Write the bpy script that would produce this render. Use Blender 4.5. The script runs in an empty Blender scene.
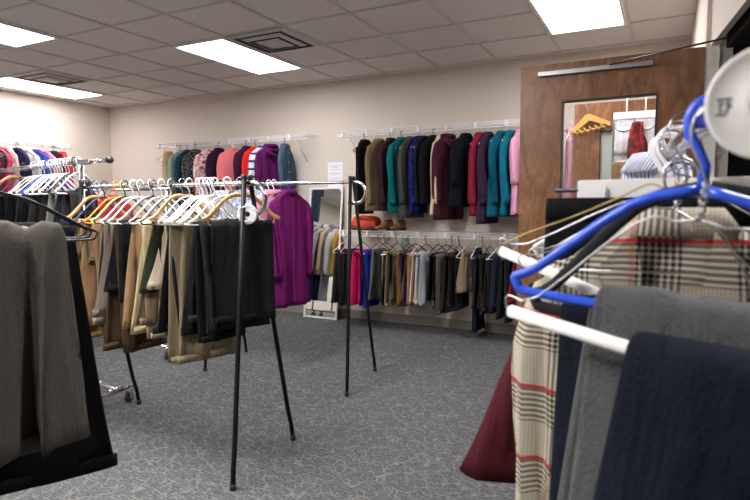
import bpy, bmesh, math, random
from mathutils import Vector, Matrix
PI = math.pi
random.seed(7)
scn = bpy.context.scene
COL = scn.collection
HC = 1.34           # camera height
FPX = 561.4
# ------------------------------------------------------------------ camera
def cam_axes(yaw, pitch, roll):
    cy, sy = math.cos(yaw), math.sin(yaw); cp, sp = math.cos(pitch), math.sin(pitch)
    F = Vector((sy*cp, cy*cp, sp)); r = Vector((cy, -sy, 0)); u = r.cross(F)
    c, s = math.cos(roll), math.sin(roll)
    return c*r+s*u, -s*r+c*u, F
RX, UX, FX = cam_axes(-.4727, -.0826, -.0037)
cd = bpy.data.cameras.new('camera'); cam = bpy.data.objects.new('camera', cd); COL.objects.link(cam)
cam.matrix_world = Matrix(((RX.x, UX.x, -FX.x, 0), (RX.y, UX.y, -FX.y, 0), (RX.z, UX.z, -FX.z, HC), (0, 0, 0, 1)))
cd.sensor_width = 36; cd.lens = FPX/750*36; cd.clip_start = .02
cd.dof.use_dof = True; cd.dof.focus_distance = 3.4; cd.dof.aperture_fstop = 6.3
scn.camera = cam
def ray(px, py): return RX*((px-375)/FPX)+UX*((250-py)/FPX)+FX
def onY(px, py, Y): d = ray(px, py); return d*(Y/d.y)+Vector((0, 0, HC))
def onX(px, py, X): d = ray(px, py); return d*(X/d.x)+Vector((0, 0, HC))
def onD(px, py, D):
    d = ray(px, py); return d*D+Vector((0, 0, HC))

# ------------------------------------------------------------------ node helpers
class NT:
    def __init__(s, name):
        s.m = bpy.data.materials.new(name); s.m.use_nodes = True; s.t = s.m.node_tree
        s.b = s.t.nodes['Principled BSDF']
        s.tc = s.t.nodes.new('ShaderNodeTexCoord')
    def n(s, typ, **kw):
        nd = s.t.nodes.new(typ)
        for k, v in kw.items(): setattr(nd, k, v)
        return nd
    def put(s, sock, v):
        if isinstance(v, (int, float)): sock.default_value = v
        elif isinstance(v, tuple):
            sock.default_value = v if len(v) == len(sock.default_value) else (*v, 1)
        else: s.t.links.new(v, sock)
    def M(s, op, a, b=0.0, c=0.0):
        nd = s.n('ShaderNodeMath', operation=op)
        s.put(nd.inputs[0], a); s.put(nd.inputs[1], b)
        if op in ('MULTIPLY_ADD', 'COMPARE'): s.put(nd.inputs[2], c)
        return nd.outputs[0]
    def mix(s, f, a, b, mode='MIX'):
        nd = s.n('ShaderNodeMix', data_type='RGBA', blend_type=mode)
        s.put(nd.inputs[0], f); s.put(nd.inputs[6], a); s.put(nd.inputs[7], b)
        return nd.outputs[2]
    def xyz(s, src=None):
        nd = s.n('ShaderNodeSeparateXYZ'); s.t.links.new(src or s.tc.outputs['Object'], nd.inputs[0])
        return nd.outputs
    def scale(s, v, src=None):
        nd = s.n('ShaderNodeMapping'); s.t.links.new(src or s.tc.outputs['Object'], nd.inputs[0])
        nd.inputs['Scale'].default_value = v; return nd.outputs[0]
    def noise(s, scale, detail=3, vec=None, rough=.5, dist=0):
        nd = s.n('ShaderNodeTexNoise'); s.t.links.new(vec or s.tc.outputs['Object'], nd.inputs['Vector'])
        nd.inputs['Scale'].default_value = scale; nd.inputs['Detail'].default_value = detail
        nd.inputs['Roughness'].default_value = rough; nd.inputs['Distortion'].default_value = dist
        return nd.outputs['Fac']
    def ramp(s, f, stops):
        nd = s.n('ShaderNodeValToRGB'); s.put(nd.inputs[0], f); e = nd.color_ramp.elements
        while len(e) < len(stops): e.new(.5)
        for el, (p, c) in zip(e, stops): el.position = p; el.color = (*c, 1)
        return nd.outputs[0]
    def vor(s, scale, feat='F1', vec=None):
        nd = s.n('ShaderNodeTexVoronoi', feature=feat); s.t.links.new(vec or s.tc.outputs['Object'], nd.inputs['Vector'])
        nd.inputs['Scale'].default_value = scale; return nd.outputs
    def bump(s, h, strength=.3, dist=.01):
        nd = s.n('ShaderNodeBump'); s.put(nd.inputs['Height'], h)
        nd.inputs['Strength'].default_value = strength; nd.inputs['Distance'].default_value = dist
        s.t.links.new(nd.outputs[0], s.b.inputs['Normal'])
    def col(s, c): s.put(s.b.inputs['Base Color'], c)
    def set(s, **kw):
        for k, v in kw.items(): s.b.inputs[k.replace('_', ' ')].default_value = v
        return s
MC = {}
def plain(name, c, rough=.5, metal=0, spec=.5, **kw):
    k = ('p', name)
    if k in MC: return MC[k]
    t = NT(name); t.set(Roughness=rough, Metallic=metal)
    n = t.noise(9, 2); t.col(t.mix(n, tuple(x*.94 for x in c), tuple(min(1, x*1.05) for x in c)))
    for a, b in kw.items(): t.b.inputs[a.replace('_', ' ')].default_value = b
    MC[k] = t.m; return t.m

def cloth(c, pat='plain', c2=(.8, .8, .8), sc=1.0):
    k = (c, pat, c2, sc)
    if k in MC: return MC[k]
    t = NT('cloth_'+pat); t.set(Roughness=.9)
    t.b.inputs['Specular IOR Level'].default_value = .12
    base = t.mix(t.noise(5, 4), tuple(x*.86 for x in c), tuple(min(1, x*1.12) for x in c))
    o = t.xyz()
    if pat == 'stripe_v':
        f = t.M('GREATER_THAN', t.M('SINE', t.M('MULTIPLY', o[0], 260*sc)), .1); base = t.mix(f, base, c2)
    elif pat == 'stripe_h':
        f = t.M('GREATER_THAN', t.M('SINE', t.M('MULTIPLY', o[2], 320*sc)), .35); base = t.mix(f, base, c2)
    elif pat == 'sport':
        f = t.M('GREATER_THAN', t.M('SINE', t.M('MULTIPLY', o[2], 70*sc)), .6); base = t.mix(f, base, c2)
    elif pat == 'check':
        a = t.M('GREATER_THAN', t.M('SINE', t.M('MULTIPLY', o[0], 200*sc)), .5)
        b = t.M('GREATER_THAN', t.M('SINE', t.M('MULTIPLY', o[2], 200*sc)), .5)
        base = t.mix(t.M('MULTIPLY', t.M('ADD', a, b), .45), base, c2)
    elif pat == 'dots':
        v = t.vor(60*sc); base = t.mix(t.M('LESS_THAN', v['Distance'], .3), base, c2)
    elif pat == 'floral':
        n = t.noise(26*sc, 3, dist=1.2); base = t.mix(t.M('GREATER_THAN', n, .54), base, c2)
        v = t.vor(13*sc); base = t.mix(t.M('LESS_THAN', v['Distance'], .2), base, tuple(x*.7 for x in c2))
    elif pat == 'tweed':
        n = t.noise(160*sc, 2, rough=.8); base = t.mix(t.ramp(n, [(.38, (0, 0, 0)), (.62, (1, 1, 1))]), base, c2)
    elif pat == 'mottle':
        n = t.noise(18*sc, 5, rough=.7); base = t.mix(t.ramp(n, [(.42, (0, 0, 0)), (.6, (1, 1, 1))]), base, c2)
    t.col(base)
    w = t.noise(420, 2, t.scale((1, 1, .35)))
    dr_ = t.noise(13, 3, t.scale((1, 1, .22)), .5, .6)
    t.bump(t.M('ADD', t.M('MULTIPLY', w, .10), t.M('ADD', dr_, t.M('MULTIPLY', t.noise(9, 2), .5))), .8, .034)
    MC[k] = t.m; return t.m

def plaid():
    t = NT('cloth_glen_plaid'); t.set(Roughness=.9); t.b.inputs['Specular IOR Level'].default_value = .2
    nd = t.n('ShaderNodeVectorMath', operation='ADD'); t.t.links.new(t.tc.outputs['Object'], nd.inputs[0])
    wn = t.n('ShaderNodeTexNoise'); wn.inputs['Scale'].default_value = 5; t.t.links.new(t.tc.outputs['Object'], wn.inputs['Vector'])
    sc_ = t.n('ShaderNodeVectorMath', operation='SCALE'); t.t.links.new(wn.outputs['Color'], sc_.inputs[0]); sc_.inputs['Scale'].default_value = .02
    t.t.links.new(sc_.outputs[0], nd.inputs[1])
    o = t.xyz(nd.outputs[0]); X = t.M('ADD', o[0], 10.0); Z = t.M('ADD', o[2], 10.0)
    s = .0082; P = .115
    fr = lambda a, p, off=0.0: t.M('FRACT', t.M('MULTIPLY_ADD', a, 1/p, off))
    lt = lambda a, b: t.M('LESS_THAN', a, b)
    fx = lt(fr(X, s), .57); fz = lt(fr(Z, s), .57)
    mx = lt(fr(X, P), .45); mz = lt(fr(Z, P, .2), .45)
    hound = t.M('ABSOLUTE', t.M('SUBTRACT', fx, fz))
    hound = t.M('MAXIMUM', t.M('MULTIPLY', fx, fz), t.M('MULTIPLY', hound, .62))
    both = t.M('MULTIPLY', mx, mz)
    onlyx = t.M('MULTIPLY', mx, t.M('SUBTRACT', 1, mz)); onlyz = t.M('MULTIPLY', mz, t.M('SUBTRACT', 1, mx))
    nei = t.M('MULTIPLY', t.M('SUBTRACT', 1, mx), t.M('SUBTRACT', 1, mz))
    d = t.M('ADD', t.M('MULTIPLY', both, hound), t.M('MULTIPLY', onlyx, t.M('MULTIPLY', fx, .75)))
    d = t.M('ADD', d, t.M('MULTIPLY', onlyz, t.M('MULTIPLY', fz, .75)))
    fine = t.M('MULTIPLY', lt(fr(X, .0045), .5), lt(fr(Z, .0045), .5))
    d = t.M('ADD', d, t.M('MULTIPLY', nei, t.M('MULTIPLY_ADD', fine, .35, .12)))
    c = t.mix(d, (.52, .46, .36), (.012, .012, .017))
    red = t.M('MAXIMUM', t.M('MULTIPLY', lt(fr(X, 2*P, .27), .03), .4), lt(fr(Z, P, .75), .05))
    c = t.mix(t.M('MULTIPLY', red, .9), c, (.38, .008, .014))
    t.col(c); t.bump(t.noise(500, 2), .2, .003)
    return t.m

# metals / plastics
CHROME = plain('chrome', (.72, .72, .75), .16, 1)
STEEL = plain('wire_steel', (.5, .5, .52), .3, 1)
BLACKM = plain('black_powder_coat', (.004, .004, .005), .5, Specular_IOR_Level=.2)
BLACKP = plain('black_plastic', (.012, .012, .014), .45)
VELVET = plain('black_velvet', (.008, .008, .01), .95)
WHITEP = plain('white_plastic', (.78, .78, .8), .35)
WHITEM = plain('white_wire_coat', (.82, .82, .82), .35)
NAVYP = plain('navy_plastic', (.012, .025, .11), .35)
BLUEP = plain('blue_plastic', (.03, .10, .72), .28)
ORANGEP = plain('orange_plastic', (.9, .22, .02), .35)
LIMEP = plain('lime_plastic', (.42, .75, .04), .35)
GREENP = plain('green_plastic', (.02, .42, .16), .35)
PINKP = plain('pink_plastic', (.75, .35, .45), .35)
LILACP = plain('lilac_plastic', (.3, .22, .6), .35)
YELLOWP = plain('yellow_plastic', (.9, .6, .04), .4)
GREYP = plain('grey_plastic', (.42, .42, .44), .5)
CARDB = plain('white_cardboard', (.8, .79, .77), .8)
CLEARP = plain('clear_plastic', (.93, .93, .94), .35, Alpha=.93)
DISCP = plain('disc_plastic', (.82, .79, .76), .5)
INK = plain('grey_ink', (.1, .1, .12), .7)
RUBBER = plain('rubber', (.015, .015, .015), .7)
GOLD = plain('gold_cord', (.5, .36, .1), .5)
def woodm(name, c1, c2, sc=1.0, rough=.4, axis=(9, 9, 1.1)):
    t = NT(name); t.set(Roughness=rough)
    v = t.scale(tuple(a*sc for a in axis))
    n = t.noise(1.6, 5, v, .6, 1.4); n2 = t.noise(5, 3, t.scale((3*sc, 3*sc, 2*sc)), .6, .8)
    f = t.M('ADD', t.M('MULTIPLY', n, .75), t.M('MULTIPLY', n2, .3))
    t.col(t.ramp(f, [(.32, c1), (.55, tuple((a+b)/2 for a, b in zip(c1, c2))), (.72, c2)]))
    return t.m
WOODH = woodm('hanger_wood', (.42, .22, .08), (.62, .36, .15), 6, .35)
WOODB = woodm('brown_hanger_wood', (.3, .15, .05), (.5, .27, .11), 6, .35)
DOORW = woodm('door_veneer', (.085, .032, .012), (.33, .15, .065), 1, .33, (7, 7, 2.2))
# ------------------------------------------------------------------ object helpers
def link(o, parent=None):
    COL.objects.link(o)
    if parent: o.parent = parent
    return o
def empty(name, loc=(0, 0, 0), rz=0, ry=0, rx=0):
    o = bpy.data.objects.new(name, None); o.location = loc; o.rotation_euler = (rx, ry, rz)
    o.empty_display_size = .05; return link(o)
def tag(o, label, cat, group=None, kind=None):
    o['label'] = label; o['category'] = cat
    if group: o['group'] = group
    if kind: o['kind'] = kind
    return o
def meshobj(name, bm, m, parent=None, smooth=True, recalc=True):
    if recalc: bmesh.ops.recalc_face_normals(bm, faces=bm.faces)
    me = bpy.data.meshes.new(name); bm.to_mesh(me); bm.free()
    me.materials.append(m)
    if smooth: me.polygons.foreach_set('use_smooth', [True]*len(me.polygons))
    return link(bpy.data.objects.new(name, me), parent)
def add_box(bm, a, b, bev=0):
    x0, y0, z0 = a; x1, y1, z1 = b
    v = [bm.verts.new(p) for p in ((x0, y0, z0), (x1, y0, z0), (x1, y1, z0), (x0, y1, z0), (x0, y0, z1), (x1, y0, z1), (x1, y1, z1), (x0, y1, z1))]
    fs = [bm.faces.new([v[i] for i in f]) for f in ((3, 2, 1, 0), (4, 5, 6, 7), (0, 1, 5, 4), (1, 2, 6, 5), (2, 3, 7, 6), (3, 0, 4, 7))]
    if bev: bmesh.ops.bevel(bm, geom=list({e for f in fs for e in f.edges}), offset=bev, segments=2, affect='EDGES')
def box(name, a, b, m, parent=None, bev=0):
    bm = bmesh.new(); add_box(bm, a, b, bev); return meshobj(name, bm, m, parent, False)
def obox(bm, c, ax, ay, az, hx, hy, hz):
    v = []
    for sz in (-1, 1):
        for sx, sy in ((-1, -1), (1, -1), (1, 1), (-1, 1)):
            v.append(bm.verts.new(c+ax*hx*sx+ay*hy*sy+az*hz*sz))
    for f in ((3, 2, 1, 0), (4, 5, 6, 7), (0, 1, 5, 4), (1, 2, 6, 5), (2, 3, 7, 6), (3, 0, 4, 7)): bm.faces.new([v[i] for i in f])
def add_tube(bm, pts, r, seg=8, cap=True, flat=1.0):
    pts = [Vector(p) for p in pts]; n = len(pts); rings = []; up = None
    rr = r if isinstance(r, (list, tuple)) else [r]*n
    for i, p in enumerate(pts):
        t = (pts[min(i+1, n-1)]-pts[max(i-1, 0)]).normalized()
        if up is None:
            up = Vector((0, 0, 1)) if abs(t.z) < .9 else Vector((0, 1, 0))
        s = t.cross(up)
        if s.length < 1e-4: s = t.cross(Vector((1, 0, 0)))
        s.normalize(); up = s.cross(t).normalized()
        rings.append([bm.verts.new(p+(s*math.cos(a)*flat+up*math.sin(a))*rr[i]) for a in [2*PI*k/seg for k in range(seg)]])
    for i in range(n-1):
        for k in range(seg):
            bm.faces.new((rings[i][k], rings[i][(k+1) % seg], rings[i+1][(k+1) % seg], rings[i+1][k]))
    if cap:
        bm.faces.new(rings[0][::-1]); bm.faces.new(rings[-1])
def tube(name, pts, r, m, parent=None, seg=8, flat=1.0):
    bm = bmesh.new(); add_tube(bm, pts, r, seg, True, flat); return meshobj(name, bm, m, parent)
def spline(pts, k=6):
    pts = [Vector(p) for p in pts]; out = []
    P = [pts[0]*2-pts[1]]+pts+[pts[-1]*2-pts[-2]]
    for i in range(1, len(P)-2):
        for j in range(k):
            t = j/k; a, b, c, d = P[i-1:i+3]
            out.append(.5*((2*b)+(c-a)*t+(2*a-5*b+4*c-d)*t*t+(3*b-a-3*c+d)*t**3))
    out.append(pts[-1]); return out
def lerp(tab, t):
    for (a, va), (b, vb) in zip(tab, tab[1:]):
        if t <= b:
            k = 0 if b == a else max(0, (t-a)/(b-a)); k = k*k*(3-2*k)
            return va+(vb-va)*k
    return tab[-1][1]
def swept(name, st, m, parent=None, seg=30, amp=None, rnd=None, freq=3.0, cap=True):
    """stations: (centre, U axis, N axis, half width, half thickness, ripple)"""
    rnd = rnd or random; bm = bmesh.new(); rings = []
    p1, p2, p3, w1 = rnd.uniform(0, 6.3), rnd.uniform(0, 6.3), rnd.uniform(0, 6.3), rnd.uniform(-1.2, 1.2)
    f1, f2 = freq*rnd.uniform(.85, 1.2), freq*rnd.uniform(1.7, 2.3)
    for i, (c, U, N, a, b, rp) in enumerate(st):
        t = i/(len(st)-1); ring = []
        for k in range(seg):
            an = 2*PI*k/seg; cu = math.cos(an); sv = math.sin(an)
            u = math.copysign(abs(cu)**.8, cu); v = math.copysign(abs(sv)**.75, sv)
            wv = (math.sin(f1*u*PI+p1+w1*t)+.5*math.sin(f2*u*PI+p2-w1*t*1.7))*rp
            th = b*(1+.22*math.sin(f2*u*PI+p3+t*2)*(1 if rp else 0))
            du = rp*.7*math.sin(3*v+p3+t*5)*(1 if abs(u) > .6 else 0)
            ring.append(bm.verts.new(Vector(c)+Vector(U)*(a*u+du)+Vector(N)*(th*v+wv)))
        rings.append(ring)
    for i in range(len(rings)-1):
        for k in range(seg): bm.faces.new((rings[i][k], rings[i][(k+1) % seg], rings[i+1][(k+1) % seg], rings[i+1][k]))
    if cap: bm.faces.new(rings[0][::-1]); bm.faces.new(rings[-1])
    return meshobj(name, bm, m, parent)
UXV, NYV = Vector((1, 0, 0)), Vector((0, 1, 0))
# ------------------------------------------------------------------ hangers (origin = centre of the rod they hook over)
NECK = -.072; ARM = .202; ADROP = -.160; BAR = -.185
def hook_pts(r=.02, zn=NECK):
    pts = [(-r*1.0, 0, -.012)]
    for k in range(9):
        a = PI - k/8*PI*1.0; pts.append((r*math.cos(a), 0, r*math.sin(a)))
    pts += [(r*.9, 0, -.015), (r*.35, 0, -.034), (0, 0, -.048), (0, 0, zn)]
    return pts
def hanger(kind, m, loc, rz, label, group='', ry=0, s=1.0, hookm=None, drop=0, fat=1.0):
    root = empty('clothes_hanger', loc, rz, ry); tag(root, label, 'hanger', group or 'clothes hangers')
    A, AD, B = ARM*s, ADROP-drop, BAR-drop
    if kind in ('tube', 'velvet'):
        r = (.0042 if kind == 'tube' else .0055)*fat
        tube('hook', hook_pts(.021), (.0038 if kind == 'tube' else .002)*fat, m if kind == 'tube' else CHROME, root, 6)
        body = spline([(0, 0, NECK), (A*.35, 0, NECK-.022), (A*.85, 0, AD+.008), (A, 0, AD-.008), (A*.985, 0, B+.008), (A*.93, 0, B), (A*.5, 0, B), (0, 0, B),
                       (-A*.5, 0, B), (-A*.93, 0, B), (-A*.985, 0, B+.008), (-A, 0, AD-.008), (-A*.85, 0, AD+.008), (-A*.35, 0, NECK-.022), (0, 0, NECK)], 3)
        tube('hanger_body', body, r, m, root, 7, 1.0 if kind == 'tube' else .7)
    elif kind == 'wood':
        tube('hook', hook_pts(.021), .0018, CHROME, root, 6)
        up = spline([(-A, .006, AD), (-A*.8, .002, AD+.022), (-A*.35, 0, NECK-.012), (0, 0, NECK), (A*.35, 0, NECK-.012), (A*.8, .002, AD+.022), (A, .006, AD)], 4)
        tube('hanger_body', up, [.008]+[.011]*(len(up)-2)+[.008], m, root, 8, .6)
        tube('trouser_bar', [(-A*.86, .003, AD+.006), (-A*.84, .003, B), (A*.84, .003, B), (A*.86, .003, AD+.006)], .005, m, root, 7)
    elif kind in ('wire', 'bare'):
        tube('hook', hook_pts(.021, -.05), .0012, STEEL, root, 5)
        tw = []
        for q in (0, PI):
            tube('twisted_neck', [(.003*math.cos(k*.9+q), .003*math.sin(k*.9+q), -.048-k*.0022) for k in range(16)], .0012, STEEL, root, 5)
        for sx in (-1, 1):
            tube('wire_arm', spline([(0, 0, -.081), (sx*.02, 0, -.086), (sx*A*.3, 0, -.088-.005), (sx*A*.8, 0, AD), (sx*A, 0, B+.018), (sx*A*1.0, 0, B+.004), (sx*A*.95, 0, B)], 3), .0012, STEEL, root, 5)
        if kind == 'wire': tube('cardboard_tube', [(-A*.97, 0, B), (A*.97, 0, B)], .0072, CARDB, root, 10)
        else: tube('wire_bar', [(-A*.97, 0, B), (A*.97, 0, B)], .0012, STEEL, root, 5)
    elif kind == 'clip':
        tube('hook', hook_pts(.021), .0015, CHROME, root, 6)
        bm = bmesh.new(); add_box(bm, (-A, -.005, NECK-.022), (A*.68, .005, NECK+.016), .002); meshobj('clip_bar', bm, m, root, False)
        tube('steel_rod', [(-A*.97, 0, NECK), (A*.85, 0, NECK)], .004, BLACKP, root, 6)
        for sx in (-.72, .53):
            bm = bmesh.new(); add_box(bm, (sx*A-.018, -.011, NECK-.04), (sx*A+.018, .011, NECK+.006), .004); c = meshobj('clip', bm, m, root, False)
            tube('spring', [(sx*A-.008, -.013, NECK-.012), (sx*A+.008, -.013, NECK-.012)], .005, CHROME, c, 8)
    return root
HPROTO = {}
def place_hanger(kind, m, loc, rz, label, group, ry=0, s=1.0, drop=0):
    """first of a kind is built, the next are copies of it and of its parts"""
    k = (kind, m.name, s, drop)
    if k not in HPROTO:
        HPROTO[k] = hanger(kind, m, loc, rz, label, group, ry, s, drop=drop); return HPROTO[k]
    src = HPROTO[k]; r = src.copy(); COL.objects.link(r); r.location = loc; r.rotation_euler = (0, ry, rz)
    r['label'] = label; r['group'] = group
    for ch in src.children:
        c = ch.copy(); COL.objects.link(c); c.parent = r
        for g in ch.children:
            d = g.copy(); COL.objects.link(d); d.parent = c
    return r
# ------------------------------------------------------------------ garments (origin = rod point)
def top_garment(name, loc, rz, L, m, label, cat, group, w=.205, sleeve='long', collar='shirt', seed=0, flare=.0, m2=None, th=.036,
                ry=0, rip=.016, buttons=None, sl=None, armL=None):
    rnd = random.Random(seed); root = empty(name, loc, rz, ry); tag(root, label, cat, group)
    zt = -.058; zb = -L; m2 = m2 or m
    st = []
    wt = [(0, .05), (.02, .075), (.06, .13), (.11, w*.93), (.16, w*1.0), (.3, w*.93), (1, w+flare)]
    zs = [0, .012, .03, .055, .08, .105, .14, .2, .28, .36, .45, .54, .63, .72, .81, .9, .96, 1]
    ztab = [(0, 0), (.11, .075), (1, 1)]
    skew = rnd.uniform(-.015, .015)
    for q in zs:
        z = zt+(zb-zt)*q if q > .12 else zt+(-.147-zt)*(q/.12) if q < .12 else -.147
        z = min(z, -.147-(q-.12)*.05) if q > .12 else z
        a = lerp([(0, .045), (.03, .085), (.07, w*.7), (.12, w*.99), (.16, w*.97), (.35, w*.9), (1, w+flare)], q)
        b = lerp([(0, .038), (.08, .03), (.14, .034), (.4, th), (1, th*1.1)], q)
        st.append(((skew*q, .008*math.sin(q*3), z), UXV, NYV, a, b, rip*min(1, q*1.6)))
    swept('body', st, m, root, 32, rnd=rnd, freq=2.3)
    if sleeve != 'none':
        SL = armL or {'long': min(.60, L*.86), 'short': .24, 'three': .42}[sleeve]
        for sx in (-1, 1):
            ss = []; dx = rnd.uniform(-.01, .02); dy = rnd.uniform(.0, .03)
            for i in range(12):
                t = i/11
                x = sx*(w*.89+.014*math.sin(min(1, t*2.5)*PI/2)+dx*t-.035*t*t); z = -.135-SL*t
                U = Vector((1, 0, .55*sx*(-1)*max(0, 1-t*3.2))).normalized()
                ss.append(((x, .006+dy*t, z-.012*(1-t)), U, NYV, lerp([(0, .028), (.14, .048), (.6, .044), (1, .04 if sleeve == 'long' else .052)], t), lerp([(0, .018), (.2, .027), (1, .024)], t), .014*t+.004))
            s_ = swept('sleeve', ss, sl or m, root, 20, rnd=rnd, freq=1.6)
            if sleeve == 'long' and collar in ('shirt', 'jacket'):
                c0 = ss[-2][0]; c1 = ss[-1][0]
                swept('cuff', [((c0[0], c0[1], c1[2]+.045), UXV, NYV, .043, .028, 0), ((c1[0], c1[1], c1[2]-.004), UXV, NYV, .044, .029, 0)], m2, s_, 16, rnd=rnd)
    if collar in ('shirt', 'jacket'):
        swept('collar', [((0, 0, -.045), UXV, NYV, .052, .036, 0), ((0, 0, -.058), UXV, NYV, .062, .044, 0), ((0, 0, -.082), UXV, NYV, .078, .052, .001)], m2, root, 20, rnd=rnd)
    if collar == 'jacket':
        for sx in (-1, 1):
            bm = bmesh.new(); y = th+.010
            P = [(sx*.045, y-.012, -.075), (sx*.095, y-.006, -.13), (sx*.075, y, -.17), (sx*.1, y+.001, -.19), (sx*.012, y+.004, -.36), (sx*.012, y, -.3)]
            f = [bm.verts.new(p) for p in P]; b2 = [bm.verts.new((p[0], p[1]-.005, p[2])) for p in P]; n = len(P)
            bm.faces.new(f); bm.faces.new(b2[::-1])
            for i in range(n): bm.faces.new((f[i], f[(i+1) % n], b2[(i+1) % n], b2[i]))
            meshobj('lapel', bm, m2, root, False)
    if collar == 'cowl':
        for k in range(3):
            pts = [(.075*(1+.12*k)*math.cos(a), .05*(1+.25*k)*math.sin(a)+.012*k, -.062-.022*k-.035*k*max(0, math.sin(a))) for a in [2*PI*j/18 for j in range(19)]]
            tube('cowl_fold', pts, .021, m2, root, 8)
    if collar == 'crew':
        tube('neckband', [(.056*math.cos(a), .042*math.sin(a), -.068-.012*max(0, math.sin(a))) for a in [2*PI*j/16 for j in range(17)]], .006, m2, root, 6)
    if buttons:
        bm = bmesh.new(); yy = th+.014
        add_box(bm, (-.014, yy-.012, -L+.03), (.014, yy, -.11), .002); meshobj('placket', bm, m2, root, False)
        for k in range(6):
            z = -.15-k*(L-.22)/6; tube('button', [(0, yy-.001, z), (0, yy+.003, z)], .006, buttons, root, 8)
    return root
def trousers(loc, rz, Lf, Lb, m, label, group, u0=0, a=.115, ab=.165, seed=0, name='folded_trousers', cat='trousers', bar=BAR, ry=0, flip=1, lean=0, th=.013, rip=.007, band=True, aw=None, y0=0, freq=2.0):
    """folded over the hanger bar; leg ends hang on the +y side when flip=1, waist on the other"""
    rnd = random.Random(seed); root = empty(name, loc, rz, ry); tag(root, label, cat, group)
    st = []; g = .017+th*.4; NF = 12
    for i in range(NF):                              # front, from hem up to the bar
        t = i/(NF-1); z = bar-Lf*(1-t); k = 1-t
        st.append(((u0+lean*k*.5, flip*(g+.022*k)+y0, z), UXV, NYV*flip, lerp([(0, aw or a*1.0), (1, aw or a)], k), th, rip*(.3+k)))
    for k in range(1, 6):                            # over the bar
        an = k/6*PI; c = (u0, flip*g*math.cos(an)+y0, bar+g*math.sin(an)*.9)
        N = Vector((0, flip*math.cos(an), math.sin(an))); st.append((c, UXV, N, aw or a, th, rip*.3))
    for i in range(NF):
        t = i/(NF-1); z = bar-Lb*t
        st.append(((u0-lean*t*.4+.02*t, -flip*(g+.022*t)+y0, z), UXV, NYV*-flip, a+(ab-a)*t**.8, th, rip*(.3+t)))
    swept('trouser_leg', st, m, root, 30, rnd=rnd, freq=freq)
    if band:
        c, U, N, aa, b, r_ = st[-1]; c2 = st[-2][0]
        swept('waistband', [((c[0], c[1], c[2]+.038), U, N, aa*1.01, b+.004, 0), ((c[0], c[1], c[2]-.002), U, N, aa*1.015, b+.005, 0)], m, root, 24, rnd=rnd)
        c, U, N, aa, b, r_ = st[0]
        swept('turned_hem', [((c[0], c[1], c[2]-.001), U, N, aa*1.006, b*1.25+.001, 0), ((c[0], c[1], c[2]+.03), U, N, aa*1.004, b*1.15+.001, 0)], m, root, 24, rnd=rnd)
    return root
def skirt(loc, rz, L, m, label, group, a0=.15, a1=.2, top=-.1, seed=0, name='skirt', cat='skirt', th=.02, ry=0, lean=0, rip=.012, freq=2.6, u0=0):
    rnd = random.Random(seed); root = empty(name, loc, rz, ry); tag(root, label, cat, group); st = []
    for i in range(15):
        t = i/14; st.append(((u0+lean*t, 0, top-L*t), UXV, NYV, a0+(a1-a0)*t**.8, th*(1+.5*t), rip*t))
    swept('skirt_panel', st, m, root, 36, rnd=rnd, freq=freq)
    swept('waistband', [((u0, 0, top+.004), UXV, NYV, a0*1.01, th+.004, 0), ((u0+lean*.06, 0, top-.032), UXV, NYV, a0*1.02, th+.005, 0)], m, root, 24, rnd=rnd)
    return root
# ------------------------------------------------------------------ room
XL, XR, YB, YF, ZC = -7.26, .15, 5.68, -3.6, 2.74
XA = 1.55
def paint(name, c):
    t = NT(name); t.set(Roughness=.75); t.col(t.mix(t.noise(2, 3), tuple(x*.97 for x in c), c)); t.bump(t.noise(180, 2), .08, .002); return t.m
WALLP = paint('wall_paint', (.66, .592, .515))
def struct(o): o['kind'] = 'structure'; return o
def carpet():
    t = NT('carpet'); t.set(Roughness=1); t.b.inputs['Specular IOR Level'].default_value = .1
    nz = t.n('ShaderNodeTexNoise'); nz.inputs['Scale'].default_value = 10; nz.inputs['Detail'].default_value = 2; t.t.links.new(t.tc.outputs['Object'], nz.inputs['Vector'])
    s1 = t.n('ShaderNodeVectorMath', operation='SCALE'); s1.inputs['Scale'].default_value = .085; t.t.links.new(nz.outputs['Color'], s1.inputs[0])
    ad = t.n('ShaderNodeVectorMath', operation='ADD'); t.t.links.new(t.tc.outputs['Object'], ad.inputs[0]); t.t.links.new(s1.outputs[0], ad.inputs[1])
    mp = t.n('ShaderNodeMapping'); t.t.links.new(ad.outputs[0], mp.inputs[0]); mp.vector_type = 'TEXTURE'; mp.inputs['Scale'].default_value = (1.7, .8, 1); mp.inputs['Rotation'].default_value = (0, 0, -.72)
    e = t.vor(17, 'DISTANCE_TO_EDGE', mp.outputs[0])['Distance']
    line = t.M('LESS_THAN', e, .042); msk = t.M('GREATER_THAN', t.noise(13, 1), .45)
    line = t.M('MULTIPLY', line, msk)
    grain = t.M('MULTIPLY_ADD', t.noise(95, 3, rough=.85), .5, t.M('MULTIPLY', t.noise(70, 3, t.scale((.28, 1.5, 1)), .8), .5)); g2 = t.noise(4, 3)
    base = t.ramp(grain, [(.32, (.022, .023, .027)), (.5, (.083, .086, .093)), (.62, (.19, .192, .192))])
    base = t.mix(t.M('MULTIPLY', g2, .25), base, (.075, .072, .074))
    c = t.mix(t.M('MULTIPLY', line, .42), base, (.25, .235, .215)); t.col(c)
    t.bump(grain, .6, .006); return t.m
bm = bmesh.new(); add_box(bm, (XL-.2, YF-.2, -.1), (XA+.2, YB+.2, 0)); struct(meshobj('floor', bm, carpet(), None, False))
tt = NT('ceiling_tile'); tt.set(Roughness=.95)
gn = tt.noise(160, 2, rough=.8); tt.col(tt.mix(tt.M('GREATER_THAN', gn, .66), (.74, .70, .67), (.62, .58, .55))); tt.bump(gn, .3, .003)
struct(box('ceiling', (XL-.2, YF-.2, ZC+.008), (XA+.2, YB+.2, ZC+.1), tt.m))
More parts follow.
